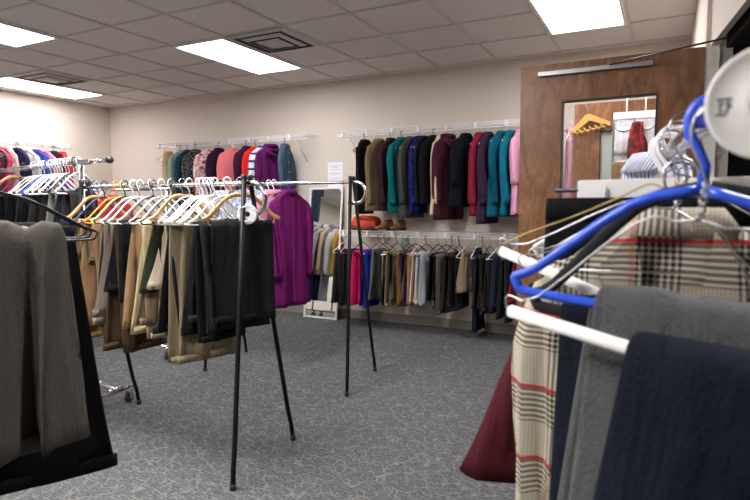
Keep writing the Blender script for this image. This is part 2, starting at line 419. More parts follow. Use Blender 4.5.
GX = lambda i: .6096*i-3.9416
GY = lambda j: .6096*j+5.559
bm = bmesh.new()
for i in range(-6, 10):
    if XL < GX(i) < XA: add_box(bm, (GX(i)-.012, YF, ZC-.003), (GX(i)+.012, YB, ZC+.01))
for j in range(-15, 1):
    if YF < GY(j) < YB: add_box(bm, (XL, GY(j)-.009, ZC-.001), (XA, GY(j)+.009, ZC+.01))
struct(meshobj('trim_1', bm, plain('ceiling_grid_metal', (.62, .57, .53), .5), None, False))
struct(box('wall_back', (XL-.15, YB, 0), (XA+.15, YB+.15, ZC+.05), WALLP))
struct(box('wall_left', (XL-.15, YF, 0), (XL, YB, ZC+.05), WALLP))
struct(box('wall_front', (XL-.15, YF-.15, 0), (XA+.15, YF, ZC+.05), WALLP))
# right wall with the doorway in it
XRW = .17
bm = bmesh.new(); add_box(bm, (XRW, 3.42, 0), (XRW+.12, YB, ZC+.05)); struct(meshobj('wall_right', bm, WALLP, None, False))
hb = bmesh.new()
P0, P1 = Vector((XRW+.02, 3.42, 0)), Vector((XRW+.21, 1.75, 0)); dv = (P1-P0); L_ = dv.length; dv.normalize(); nv = Vector((-dv.y, dv.x, 0))
obox(hb, (P0+P1)/2+nv*.015+Vector((0, 0, (2.14+ZC)/2)), dv, nv, Vector((0, 0, 1)), L_/2, .015, (ZC-2.14)/2)
struct(meshobj('wall_right_header', hb, WALLP, None, False))
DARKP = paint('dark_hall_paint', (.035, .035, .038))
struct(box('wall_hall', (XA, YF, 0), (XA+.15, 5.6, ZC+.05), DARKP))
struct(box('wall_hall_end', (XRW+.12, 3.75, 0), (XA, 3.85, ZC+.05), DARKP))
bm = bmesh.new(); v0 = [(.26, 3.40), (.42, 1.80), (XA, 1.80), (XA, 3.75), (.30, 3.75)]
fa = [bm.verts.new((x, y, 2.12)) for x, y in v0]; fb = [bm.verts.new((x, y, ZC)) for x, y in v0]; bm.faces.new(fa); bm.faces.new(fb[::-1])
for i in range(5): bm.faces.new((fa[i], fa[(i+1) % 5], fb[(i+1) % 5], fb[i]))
struct(meshobj('ceiling_hall_filler', bm, paint('unlit_hall_black', (.012, .012, .013)), None, False))  # added black bulkhead, its colour stands in for the dark of the unlit hall
jm = plain('jamb_paint', (.7, .68, .66), .4)
struct(box('trim_2', (XRW-.005, 3.385, 0), (XRW+.06, 3.425, 2.13), jm))
bbm = plain('baseboard_vinyl', (.25, .22, .2), .5)
struct(box('baseboard_back', (XL, YB-.008, 0), (XRW, YB, .1), bbm)); struct(box('baseboard_left', (XL, YF, 0), (XL+.008, YB, .1), bbm))
struct(box('baseboard_right', (XRW-.008, 3.45, 0), (XRW, YB, .1), bbm))
# ------------------------------------------------------------------ ceiling lights
def emis(name, c, s):
    m = bpy.data.materials.new(name); m.use_nodes = True; t = m.node_tree; b = t.nodes['Principled BSDF']
    b.inputs['Base Color'].default_value = (.8, .8, .8, 1); b.inputs['Emission Color'].default_value = (*c, 1); b.inputs['Emission Strength'].default_value = s
    return m
LIT = emis('lit_lens', (1, .965, .985), 6.8); LIT_FILL = emis('fill_lens_rear', (1, .975, .95), 24)  # rear lens, for added out-of-view panels, boosted far above the others as front fill
whitefr = plain('white_enamel', (.8, .8, .82), .4)
LI = [(-5, -3, 'far left corner of the ceiling'), (0, -3, 'middle of the ceiling beside the largest air vent'), (5, -3, 'ceiling in front of the wooden door'),
      (-3, -6, 'left edge of the photo, nearer than the far left one'), (2, -7, ''), (-8, -6, ''), (-3, -11, ''), (3, -11, ''), (7, -7, '')]
for i, j, w in LI:
    x0, y0 = GX(i)+.012, GY(j)+.01; x1, y1 = GX(i+1)-.012, GY(j+2)-.01
    if i == -3: x0, x1 = GX(-2.0)+.012, GX(-1.0)-.012
    if x0 < XL: continue
    r = empty('ceiling_light', (0, 0, 0)); r.location = ((x0+x1)/2, (y0+y1)/2, ZC)
    tag(r, ('lit white fluorescent ceiling panel, '+w) if w else 'unseen ceiling panel added outside the view, boosted as fill light', 'ceiling light', 'fluorescent ceiling panels')
    hx, hy = (x1-x0)/2, (y1-y0)/2
    bm = bmesh.new()
    for a, b in (((-hx, -hy, -.012), (hx, -hy+.025, .004)), ((-hx, hy-.025, -.012), (hx, hy, .004)), ((-hx, -hy+.025, -.012), (-hx+.025, hy-.025, .004)), ((hx-.025, -hy+.025, -.012), (hx, hy-.025, .004))):
        add_box(bm, a, b)
    meshobj('frame', bm, whitefr, r, False)
    box('diffuser', (-hx+.025, -hy+.025, -.008), (hx-.025, hy-.025, 0), LIT if w else LIT_FILL, r)
    for yy in (hy-.06, -hy+.05): box('lamp_end', (-hx+.05, yy, -.011), (hx-.05, yy+.012, -.008), plain('lamp_end_grey', (.15, .13, .3), .5), r)
# ceiling vents
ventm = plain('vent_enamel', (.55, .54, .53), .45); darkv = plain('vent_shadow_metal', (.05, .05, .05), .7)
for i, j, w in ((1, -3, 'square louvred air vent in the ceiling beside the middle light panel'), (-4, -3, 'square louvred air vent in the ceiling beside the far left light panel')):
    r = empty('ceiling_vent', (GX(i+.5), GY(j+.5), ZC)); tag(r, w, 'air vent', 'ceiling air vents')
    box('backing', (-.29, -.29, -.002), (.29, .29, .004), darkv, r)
    for q, hw in enumerate((.285, .2, .12)):
        bm = bmesh.new()
        for k in range(4):
            c, s = math.cos(k*PI/2), math.sin(k*PI/2); rot = lambda x, y, z: Vector((c*x-s*y, s*x+c*y, z))
            zo = -.004-q*.012; wd = .034
            v = [bm.verts.new(rot(*p)) for p in ((-hw, -hw, zo), (hw, -hw, zo), (hw-wd, -hw+wd, zo-.014), (-hw+wd, -hw+wd, zo-.014))]
            v2 = [bm.verts.new(rot(*p)) for p in ((-hw, -hw, zo+.004), (hw, -hw, zo+.004), (hw-wd, -hw+wd, zo-.010), (-hw+wd, -hw+wd, zo-.010))]
            bm.faces.new(v); bm.faces.new(v2[::-1])
            for a in range(4): bm.faces.new((v[a], v[(a+1) % 4], v2[(a+1) % 4], v2[a]))
        meshobj('louvre', bm, ventm, r, False)
    box('centre_plate', (-.08, -.08, -.036), (.08, .08, -.03), ventm, r)
# ------------------------------------------------------------------ wooden doors
glassm = plain('clear_glass', (1, 1, 1), .02, Transmission_Weight=1.0, IOR=1.01)
def door_slab(name, x0, x1, y, z1, win, glass):
    wx0, wx1, wz0, wz1 = win; r = empty(name, (x1, y, 0)); struct(r); w = x1-x0; T = .045
    bm = bmesh.new()
    for a, b in (((-w, 0, .01), (wx0-x1, T, z1)), ((wx1-x1, 0, .01), (0, T, z1)), ((wx0-x1, 0, .01), (wx1-x1, T, wz0)), ((wx0-x1, 0, wz1), (wx1-x1, T, z1))):
        add_box(bm, a, b)
    meshobj('door_panel', bm, DOORW, r, False)
    bm = bmesh.new(); f = .006
    for a, b in (((wx0-x1-f, -.004, wz0-f), (wx0-x1+f*.2, T+.004, wz1+f)), ((wx1-x1-f*.2, -.004, wz0-f), (wx1-x1+f, T+.004, wz1+f)), ((wx0-x1, -.004, wz0-f), (wx1-x1, T+.004, wz0+f*.2)), ((wx0-x1, -.004, wz1-f*.2), (wx1-x1, T+.004, wz1+f))):
        add_box(bm, a, b)
    meshobj('window_gasket', bm, BLACKP, r, False)
    box('window_pane', (wx0-x1, T/2-.003, wz0), (wx1-x1, T/2+.003, wz1), glass, r)
    return r
d1 = door_slab('door_1', -.765, .168, 3.38, 2.13, (-.525, -.05, 1.02, 1.912), glassm)
d1['label'] = 'dark brown wooden door standing open with a glass window'
# closer track on the first door
bm = bmesh.new(); add_box(bm, (-.83, -.03, 2.062), (-.24, -.002, 2.085), .003); meshobj('closer_track', bm, STEEL, d1, False)
tube('closer_arm', [Vector((-.45, -.035, 2.085)), onX(752, 32, .34)-Vector((.168, 3.38, 0))], .005, plain('dark_arm', (.08, .07, .07), .3, .8), d1, 8)
frost = plain('grey_green_glass', (.42, .45, .40), .3)
d2 = door_slab('door_2', -.66, .168, 4.85, 2.13, (-.46, -.02, .95, 1.905), frost)
d2['label'] = 'second brown wooden door seen through the window of the first'
# hanger hooked on the second door
r = empty('wooden_hanger_rack', (-.555, 4.80, 2.04)); tag(r, 'yellow wooden slatted fan hanger hooked on the brown door behind the glass', 'hanger'); r.rotation_euler = (0, -.22, .35); r.scale = (.62, .8, 1.0)
tube('hook', [(0, .09, .05), (0, .0, .09), (0, -.015, .05), (0, -.01, -.01)], .003, STEEL, r, 6)
yw = plain('yellow_wood', (.62, .36, .10), .5)
bm = bmesh.new()
for s in (-1, 1):
    P = [(0, 0, 0), (s*.02, 0, .0), (s*.25, 0, -.10), (s*.25, 0, -.13), (s*.06, 0, -.07), (0, 0, -.05)]
    f = [bm.verts.new((p[0], -.012, p[2])) for p in P]; b = [bm.verts.new((p[0], .012, p[2])) for p in P]
    bm.faces.new(f); bm.faces.new(b[::-1])
    for i in range(6): bm.faces.new((f[i], f[(i+1) % 6], b[(i+1) % 6], b[i]))
meshobj('hanger_body', bm, yw, r, False)
for k in range(7):
    x = -.21+k*.07; tube('slat', [(x-.02, -.02, -.10), (x+.03, -.02, -.145)], .007, yw, r, 6)
tube('cross_bar', [(-.25, 0, -.125), (.25, 0, -.125)], .008, yw, r, 8)
# over-door organiser
og = empty('over_door_organizer', (-.14, 4.80, 2.13)); tag(og, 'white over-door pocket organizer trimmed in grey on the brown door behind the glass', 'organizer')
owh = cloth((.66, .66, .68)); ogr = cloth((.12, .13, .14))
bm = bmesh.new(); add_box(bm, (-.22, -.012, -1.2), (.22, 0, -.10), .003); meshobj('backing', bm, owh, og, False)
for x in (-.13, .0, .13):
    tube('strap_hook', [(x, .075, -.03), (x, .07, .012), (x, 0, .012), (x, -.008, -.02), (x, -.008, -.12)], .006, WHITEP, og, 6)
bm = bmesh.new(); add_box(bm, (-.225, -.018, -.15), (.225, -.010, -.095), .003); meshobj('top_band', bm, WHITEP, og, False)
for row in range(4):
    for c in range(3):
        x0 = -.215+c*.145; z0 = -.42-row*.25
        st = [((x0+.07, -.018-.02*math.sin(t*PI*.8), z0+.2*t), UXV, NYV, .066, .006+.012*(1-t), .002) for t in (0, .15, .35, .6, .85, 1)]
        pk = swept('pocket', st, owh, og, 20)
        tube('piping', spline([(x0+.004, -.028, z0+.205), (x0+.03, -.04, z0+.185), (x0+.07, -.044, z0+.175), (x0+.11, -.04, z0+.185), (x0+.136, -.028, z0+.205)], 4), .004, ogr, pk, 6)
for x in (-.222, -.075, .07, .222): tube('seam', [(x, -.024, -.15), (x, -.024, -1.19)], .006, ogr, og, 6)
SCX = onY(636, 158, 4.73); LPX = onY(620, 184, 4.70)
o = swept('scarf', [((SCX.x+.01*math.sin(t*7), 4.735, SCX.z+.27*t), UXV, NYV, .05+.016*math.sin(t*5), .03, .016) for t in [k/9 for k in range(10)]], cloth((.35, .04, .05), 'mottle', (.08, .03, .03)), None, 20)
tag(o, 'crumpled dark red cloth in a pocket of the white organizer', 'cloth')
o = swept('leopard_pouch', [((LPX.x, 4.715, LPX.z+.17*t), UXV, NYV, .065, .022*(1-.4*t), .003) for t in [k/5 for k in range(6)]], cloth((.25, .16, .08), 'dots', (.02, .015, .01), 1.5), None, 18)
tag(o, 'brown leopard print pouch in the lower pocket of the white organizer', 'pouch')
# ------------------------------------------------------------------ wire shelves
def wire_shelf(p0, length, ax, wd, z, label, brackets):
    """p0 at the wall, ax along the shelf, wd from the wall into the room"""
    r = empty('wire_shelf', (p0[0], p0[1], z)); tag(r, label, 'shelf', 'white wire shelves on the walls')
    ax = Vector(ax); wd = Vector(wd); D = .30; Zv = Vector((0, 0, 1))
    bm = bmesh.new(); n = int(length/.028)
    for k in range(n+1):
        a = ax*(length*k/n); add_tube(bm, [a+wd*.005, a+wd*D, a+wd*(D+.004)-Zv*.03], .0016, 4)
    for q in (.01, .11, .2, D): add_tube(bm, [wd*q-Zv*.003, wd*q-Zv*.003+ax*length], .0028, 5)
    meshobj('deck', bm, WHITEM, r)
    bm = bmesh.new(); add_tube(bm, [wd*(D+.004)-Zv*.03, wd*(D+.004)-Zv*.03+ax*length], .004, 6); meshobj('front_lip', bm, WHITEM, r)
    bm = bmesh.new(); add_tube(bm, [wd*(D-.02)-Zv*.055-ax*.01, wd*(D-.02)-Zv*.055+ax*(length+.01)], .008, 8); meshobj('hang_rod', bm, WHITEM, r)
    k = 0
    while k*.3 < length:
        a = ax*(k*.3+.05); bm = bmesh.new(); obox(bm, a+wd*(D-.008)-Zv*.03, ax, wd, Zv, .011, .014, .03); meshobj('rod_clip', bm, WHITEM, r, False); k += 1
    for bx in brackets:
        a = ax*bx; b = tube('bracket', [a+wd*(D-.01)-Zv*.035, a+wd*.01-Zv*.30], .006, WHITEM, r, 6)
        bm = bmesh.new(); obox(bm, a+wd*.006-Zv*.31, ax, wd, Zv, .012, .006, .022); meshobj('wall_plate', bm, WHITEM, b, False)
    return r
ZS = 2.135; ZL = 1.045
wire_shelf((-6.0, YB), 2.36, (1, 0, 0), (0, -1, 0), ZS, 'white wire shelf high on the back wall left of the paper notice', (.1, .55, 1.25, 2.2))
wire_shelf((-3.2, YB), 2.30, (1, 0, 0), (0, -1, 0), ZS-.01, 'upper white wire shelf on the back wall beside the wooden door', (.12, .75, 1.35, 2.0))
wire_shelf((-3.2, YB), 2.30, (1, 0, 0), (0, -1, 0), ZL, 'lower white wire shelf on the back wall beside the floor mirror', (.02, .75, 1.35, 2.28))
wire_shelf((XL, 4.85), 5.2, (0, -1, 0), (1, 0, 0), ZS-.01, 'long white wire shelf high on the left wall', (.1, 1.0, 1.9, 2.8, 3.7, 4.6))
RODY = YB-.28
# paper notice
pm = NT('printed_paper'); pm.set(Roughness=.8); pm.col((.82, .82, .86))
r = empty('paper_notice', (-3.42, YB, 1.67)); tag(r, 'white printed paper notice taped to the back wall above the floor mirror', 'notice')
box('sheet', (-.10, -.004, -.15), (.10, 0, .15), pm.m, r)
ik = plain('notice_ink', (.45, .45, .55), .8); yk = .105
for z, w in ((.11, .075), (.09, .035), (.065, .07), (.03, .07), (.018, .065), (.006, .06), (-.03, .07), (-.042, .06), (-.08, .07), (-.092, .055)):
    box('text_line', (-w, -.0052, z-.003), (w, -.0045, z+(.004 if z > .06 else .001)), ik, r)
# small wall marks / screw anchors on left
# ------------------------------------------------------------------ floor mirror
r = empty('floor_mirror', (-3.53, 5.49, 0), .0, 0, -.115); tag(r, 'tall white framed floor mirror leaning against the back wall', 'mirror')
mm = plain('mirror_glass', (.86, .88, .88), .015, 1)
W_, H_ = .23, 1.54; fr = .022
bm = bmesh.new()
for a, b in (((-W_, -.02, 0), (-W_+fr, .0, H_)), ((W_-fr, -.02, 0), (W_, 0, H_)), ((-W_+fr, -.02, 0), (W_-fr, 0, fr)), ((-W_+fr, -.02, H_-fr), (W_-fr, 0, H_))): add_box(bm, a, b, .003)
meshobj('frame', bm, plain('white_frame', (.8, .8, .8), .4), r, False)
box('mirror_glass', (-W_+fr, -.010, fr), (W_-fr, -.006, H_-fr), mm, r); box('backing', (-W_+.004, 0, .004), (W_-.004, .006, H_-.004), plain('backing_board', (.2, .18, .15), .8), r)
for sx in (-1, 1):
    bm = bmesh.new(); v = [(sx*W_, H_), (sx*(W_-.07), H_), (sx*W_, H_-.07)]
    f = [bm.verts.new((a, -.024, b)) for a, b in v]; g = [bm.verts.new((a, -.020, b)) for a, b in v]; bm.faces.new(f); bm.faces.new(g[::-1])
    for i in range(3): bm.faces.new((f[i], f[(i+1) % 3], g[(i+1) % 3], g[i]))
    meshobj('corner_cap', bm, WHITEP, r, False)
# ------------------------------------------------------------------ black folding racks
def folding_rack(xa, xb, y, z, feet, label):
    r = empty('garment_rack', ((xa+xb)/2, y, 0)); tag(r, label, 'clothes rack', 'black legged racks with chrome rods'); ox = (xa+xb)/2
    R = .078
    def loop(x, s): return [(x+s*(.035+R*math.sin(a)), 0, z-R+R*math.cos(a)) for a in [PI*k/12 for k in range(13)]]
    pts = loop(xa-ox, -1)[::-1]; pts = [(xa-ox+.005, 0, z-2*R)]+pts+loop(xb-ox, 1)+[(xb-ox-.005, 0, z-2*R)]
    tube('hang_rod', pts, .0125, CHROME, r, 10)
    for i, (fx, fy) in enumerate(feet):
        xt = xa if i < 2 else xb; s = 1 if i % 2 else -1
        top = Vector((xt-ox, s*.020, z+.035)); ft = Vector((fx-ox, fy-y, 0)); kn = ft+(top-ft)*.13; kn.z = .19; k2 = Vector((ft.x+(kn.x-ft.x)*.35, ft.y+(kn.y-ft.y)*.35, .1))
        lg = tube('leg', [top, top+(kn-top)*.5, kn, k2, ft+Vector((0, 0, .01))], .0125, BLACKM, r, 10)
        tube('rubber_foot', [ft+Vector((0, 0, .03)), ft], .0155, RUBBER, lg, 10)
        tube('end_cap', [top-Vector((0, 0, .02)), top+Vector((0, 0, .008))], .0155, BLACKP, lg, 10)
    for xt in (xa, xb):
        bm = bmesh.new(); add_box(bm, (xt-ox-.016, -.036, z-2*R-.012), (xt-ox+.016, .036, z-2*R+.012), .003); meshobj('pivot_block', bm, BLACKP, r, False)
    return r
R1Y, R1Z = 2.25, 1.445
folding_rack(-3.126, -1.876, R1Y, R1Z, [(-3.04, 1.96), (-3.096, 2.554), (-1.754, 1.954), (-1.829, 2.542)], 'nearer black legged rack with chrome rod crowded with folded trousers')
R2Y, R2Z = 3.62, 1.498
folding_rack(-3.30, -2.04, R2Y, R2Z, [(-3.239, 3.318), (-3.33, 3.93), (-1.92, 3.316), (-2.012, 3.926)], 'farther black legged rack with chrome rod holding the magenta shirt')
# ------------------------------------------------------------------ chrome rolling racks
def caster(r, x, y, rz=0):
    bm = bmesh.new(); c = Vector((x, y, .036)); dx = Vector((math.cos(rz), math.sin(rz), 0))
    add_tube(bm, [c-dx*.012, c-dx*.011, c+dx*.011, c+dx*.012], [.028, .036, .036, .028], 18); w = meshobj('caster', bm, RUBBER, r)
    bm = bmesh.new()
    for s in (-1, 1): obox(bm, c+dx*.017*s+Vector((0, 0, .025)), dx, Vector((-dx.y, dx.x, 0)), Vector((0, 0, 1)), .002, .012, .035)
    add_tube(bm, [c+Vector((0, 0, .06)), c+Vector((0, 0, .085))], .009, 8); add_tube(bm, [c-dx*.02, c+dx*.02], .007, 8)
    meshobj('caster_fork', bm, CHROME, w, False)
LZ = 1.595; LY = 2.33
LE = (-2.83, 2.20); LS = (-5.3, 2.66)
def Lp(x): t = (x-LS[0])/(LE[0]-LS[0]); return LS[1]+(LE[1]-LS[1])*t
r = empty('rolling_rack', (0, 0, 0)); r.location = (-3.17, Lp(-3.17), 0); tag(r, 'chrome rolling rack with a pull-out rod end, left of the black legged racks', 'clothes rack', 'chrome rolling racks')
o = Vector(r.location)
def rel(*p): return Vector(p)-o
tube('hang_rod', [rel(LS[0], LS[1], LZ), rel(-3.05, Lp(-3.05), LZ)], .0165, CHROME, r, 12)
tube('pull_out_rod', [rel(-3.1, Lp(-3.1), LZ), rel(LE[0], LE[1], LZ)], .0125, CHROME, r, 12)
tube('end_knob', [rel(LE[0]-.01, LE[1], LZ), rel(LE[0]+.012, LE[1]-.002, LZ)], .02, BLACKP, r, 12)
for x in (-3.17, -5.1):
    tube('upright', [rel(x, Lp(x), .1), rel(x, Lp(x), LZ)], .0145, CHROME, r, 10)
    tube('base_bar', [rel(x, Lp(x)-.33, .1), rel(x-.03, Lp(x)+.33, .1)], .0125, CHROME, r, 10)
    for s in (-.31, .29): caster(r, x-.02-o.x, Lp(x)+s-o.y, .3)
tube('long_bar', [rel(-3.19, Lp(-3.17)+.19, .115), rel(-5.12, Lp(-5.1)+.19, .115)], .0125, CHROME, r, 10)
bm = bmesh.new(); add_tube(bm, [rel(-3.19, Lp(-3.17)+.14, .115), rel(-3.19, Lp(-3.17)+.24, .115)], .018, 10); meshobj('base_joint', bm, CHROME, r)
NY_ = 3.47; NZ = 1.47
r = empty('rolling_rack', (-4.25, NY_, 0)); tag(r, 'chrome rolling rack of dress shirts between the black legged racks and the back wall', 'clothes rack', 'chrome rolling racks')
tube('hang_rod', [(-1.38, 0, NZ), (.52, 0, NZ)], .0125, CHROME, r, 10)
for x in (-.7, .48):
    tube('upright', [(x, 0, .1), (x, 0, NZ)], .0125, CHROME, r, 10); tube('base_bar', [(x, -.06, .1), (x, .42, .1)], .0115, CHROME, r, 10)
    for s in (-.05, .40): caster(r, x, s, .5)
tube('long_bar', [(-.7, -.01, .1), (.48, -.01, .1)], .0115, CHROME, r, 10)
# ------------------------------------------------------------------ clothes
HM = {'white': WHITEP, 'black': BLACKP, 'navy': NAVYP, 'orange': ORANGEP, 'lime': LIMEP, 'green': GREENP, 'pink': PINKP, 'lilac': LILACP, 'velvet': VELVET,
      'wood': WOODH, 'brown': WOODB, 'wire': STEEL, 'blue': BLUEP, 'bare': STEEL}
HN = {'white': 'white plastic', 'black': 'black plastic', 'navy': 'navy blue plastic', 'orange': 'orange plastic', 'lime': 'lime green plastic', 'green': 'green plastic',
      'pink': 'pink plastic', 'lilac': 'lilac plastic', 'velvet': 'black velvet', 'wood': 'pale wooden', 'brown': 'brown wooden', 'wire': 'thin wire', 'blue': 'bright blue plastic'}
def hk(h): return 'wood' if h in ('wood', 'brown') else h if h in ('wire', 'bare') else 'velvet' if h == 'velvet' else 'tube'
def hang(h, loc, rz, short, where, group, ry=0, drop=0):
    return place_hanger(hk(h), HM[h], loc, rz, ' '.join(('%s hanger holding the %s %s' % (HN[h], short, where if len(short.split()) < 5 else '')).split()), group, ry, drop=drop)
BK = (.006, .006, .007)
# name, px centre, py hem, colour(pattern), length type ...
def back_row(rows, rodz, where, hgroup, ggroup, rz0=-PI/2):
    for k, row in enumerate(rows):
        px, py, m, nm, cat, short, h, kw = row
        kw = dict(kw); X = onY(px, 150, RODY).x; z = onY(px, py, RODY-.12).z; L = rodz-z
        rz = rz0+-.06-.55*kw.pop('turn', random.uniform(-.2, .2)); loc = (X, RODY, rodz)
        kw.setdefault('w', .195)
        top_garment(nm, loc, rz, L, m, '%s %s' % (short, where), cat, ggroup, seed=k*7+int(px), **kw)
        hang(h, (X, RODY, rodz-.002), rz, short, where, hgroup)
G1 = 'tops hanging on the back wall shelf left of the notice'
back_row([
 (168, 204, cloth((.55, .38, .24)), 'top', 'top', 'narrow beige top at the left end', 'white', dict(sleeve='none', w=.10)),
 (181, 206, cloth((.27, .34, .31)), 'knit_top', 'top', 'sage green long sleeve top', 'black', {}),
 (188, 208, cloth((.012, .05, .075)), 'knit_top', 'top', 'dark teal long sleeve top', 'black', {}),
 (196, 210, cloth((.03, .03, .035), 'dots', (.45, .45, .45)), 'blouse', 'blouse', 'black and white dotted blouse', 'black', {}),
 (209, 212, cloth((.75, .68, .68), 'floral', (.65, .04, .06)), 'blouse', 'blouse', 'white blouse with red flowers', 'velvet', dict(turn=.35, collar='crew')),
 (219, 210, cloth((.025, .01, .035)), 'cardigan', 'cardigan', 'dark plum cardigan', 'black', {}),
 (234, 214, cloth((.80, .20, .22)), 'sweater', 'sweater', 'salmon pink ribbed sweater', 'white', dict(turn=.45, collar='crew', w=.21)),
 (247, 212, cloth((.05, .01, .04), 'dots', (.01, .01, .01)), 'top', 'top', 'dark sequinned top', 'black', {}),
 (256, 216, cloth((.68, .02, .015)), 'sweater', 'sweater', 'bright red sweater', 'black', dict(collar='crew', turn=.15)),
 (263, 216, cloth((.75, .75, .78), 'sport', (.02, .05, .3)), 'top', 'top', 'white top with blue bands', 'white', {}),
 (271, 218, cloth((.09, .008, .075)), 'cowl_top', 'top', 'purple cowl neck top', 'velvet', dict(collar='cowl', turn=.45, w=.2)),
 (285, 216, cloth((.04, .075, .12), 'tweed', (.075, .125, .18)), 'denim_shirt', 'shirt', 'washed blue denim shirt', 'black', dict(sleeve='three', w=.18, turn=-.55, buttons=WHITEP)),
], 2.08, 'left of the paper notice', 'hangers on the shelf left of the notice', G1)
G2 = 'tops and jackets on the upper shelf beside the wooden door'
back_row([
 (365, 214, cloth(BK), 'dress', 'dress', 'black sleeveless dress', 'black', dict(sleeve='none', w=.15, turn=.2)),
 (379, 211, cloth((.25, .18, .09), 'tweed', (.12, .085, .045)), 'jacket', 'jacket', 'tan flecked jacket', 'velvet', dict(turn=.35, w=.19, collar='jacket')),
 (391, 211, cloth((.03, .009, .022)), 'jacket', 'jacket', 'dark plum jacket beside the tan one', 'black', dict(turn=.15)),
 (402, 213, cloth((.004, .115, .12)), 'jacket', 'jacket', 'teal jacket left of the grey top', 'black', dict(turn=.4, w=.2)),
 (411, 218, cloth((.055, .055, .053)), 'cardigan', 'cardigan', 'charcoal grey cardigan', 'white', dict(turn=.2)),
 (419, 213, cloth((.005, .006, .05), 'mottle', (.015, .02, .2)), 'blouse', 'blouse', 'royal blue patterned blouse', 'lilac', {}),
 (424, 203, cloth((.012, .012, .012)), 'jacket', 'jacket', 'dark grey jacket beside the blue blouse', 'white', dict(turn=.1)),
 (434, 204, cloth(BK), 'jacket', 'jacket', 'long black jacket left of the cream one', 'black', dict(turn=.35, w=.21)),
 (442, 215, cloth((.62, .50, .33)), 'cardigan', 'cardigan', 'cream cardigan', 'white', dict(turn=.1)),
 (448, 220, cloth((.06, .013, .026)), 'hooded_top', 'hooded top', 'wine coloured hooded top', 'velvet', dict(turn=.5, w=.215, collar='cowl')),
 (466, 207, cloth((.006, .007, .012)), 'jacket', 'jacket', 'black short sleeve jacket', 'wire', dict(turn=.55, sleeve='three', w=.205, collar='jacket', buttons=GREYP)),
 (480, 216, cloth((.30, .02, .05), 'tweed', (.18, .01, .03)), 'cardigan', 'cardigan', 'raspberry red knitted cardigan', 'wire', dict(turn=.1)),
 (488, 224, cloth((.036, .018, .04)), 'top', 'top', 'dusky purple long top', 'white', dict(turn=.15)),
 (502, 217, cloth((.004, .09, .15)), 'shirt', 'shirt', 'peacock blue shirt', 'wood', dict(turn=.45, w=.205)),
 (511, 216, cloth((.005, .13, .21)), 'shirt', 'shirt', 'brighter turquoise shirt next to the pink blouse', 'wood', dict(turn=.3)),
 (521, 215, cloth((.72, .30, .46), 'tweed', (.8, .4, .55)), 'blouse', 'blouse', 'candy pink ruffled blouse', 'white', dict(sleeve='three', turn=.3)),
 (536, 215, cloth((.4, .4, .42)), 'top', 'top', 'grey top hidden behind the door', 'white', {}),
 (571, 232, cloth((.60, .5, .52), 'tweed', (.5, .12, .2)), 'blouse', 'blouse', 'pink flecked blouse seen through the door window', 'white', dict(sleeve='none', w=.13, turn=.0)),
], 2.07, 'on the upper shelf', 'hangers on the upper shelf beside the door', G2)
# lower shelf : folded trousers and skirts
LR = [ # px, py bottom, colour, kind, short, hanger
 (344, 303, (.03, .03, .03), 't', 'black trousers behind the mirror edge', 'white'),
 (350, 306, (.02, .02, .022), 't', 'black trousers left of the pink pair', 'pink'),
 (360, 305, (.68, .02, .16), 't', 'hot pink trousers', 'black'),
 (370, 306, (.01, .03, .32), 't', 'royal blue trousers', 'wire'),
 (377, 299, (.085, .085, .085, 'tweed'), 's', 'grey tweed skirt', 'black'),
 (383, 300, (.03, .03, .03), 't', 'black trousers behind the tweed skirt', 'black'),
 (388, 306, (.30, .24, .13), 't', 'khaki trousers', 'wire'),
 (395, 303, (.06, .06, .055), 't', 'charcoal trousers between khaki and brown', 'black'),
 (401, 304, (.23, .11, .04), 't', 'camel brown trousers on a green hanger', 'green'),
 (407, 306, (.028, .033, .055), 't', 'faded navy trousers', 'black'),
 (413, 304, (.28, .16, .08), 't', 'light brown trousers', 'velvet'),
 (418, 306, (.62, .54, .44), 't', 'cream trousers', 'white'),
 (424, 304, (.36, .38, .43), 't', 'pale grey blue trousers', 'black'),
 (436, 300, BK, 't', 'black trousers right of the pale pair', 'velvet'),
 (444, 313, (.07, .065, .06, 'tweed'), 't', 'grey flecked wide trousers', 'velvet'),
 (450, 311, (.025, .02, .018), 't', 'brown black trousers', 'black'),
 (457, 309, (.02, .02, .022), 't', 'black slacks left of the tweed skirt', 'black'),
 (466, 292, (.20, .15, .10, 'tweed'), 's', 'small brown tweed skirt', 'white'),
 (476, 332, (.012, .016, .045), 'd', 'long navy dress', 'white'),
 (481, 314, (.03, .026, .022), 't', 'dark brown trousers', 'black'),
 (488, 313, (.02, .02, .02), 't', 'black pleated trousers', 'velvet'),
 (494, 312, (.035, .03, .026), 't', 'espresso trousers', 'wire'),
 (499, 309, (.012, .02, .045), 't', 'dark navy trousers', 'white'),
 (506, 322, (.02, .022, .025), 't', 'charcoal wide leg trousers', 'wood'),
 (514, 318, (.015, .02, .04), 't', 'midnight blue trousers beside the door', 'white'),
 (521, 305, (.3, .02, .02), 't', 'dark red trousers beside the door', 'white'),
]
W3 = 'on the lower shelf'
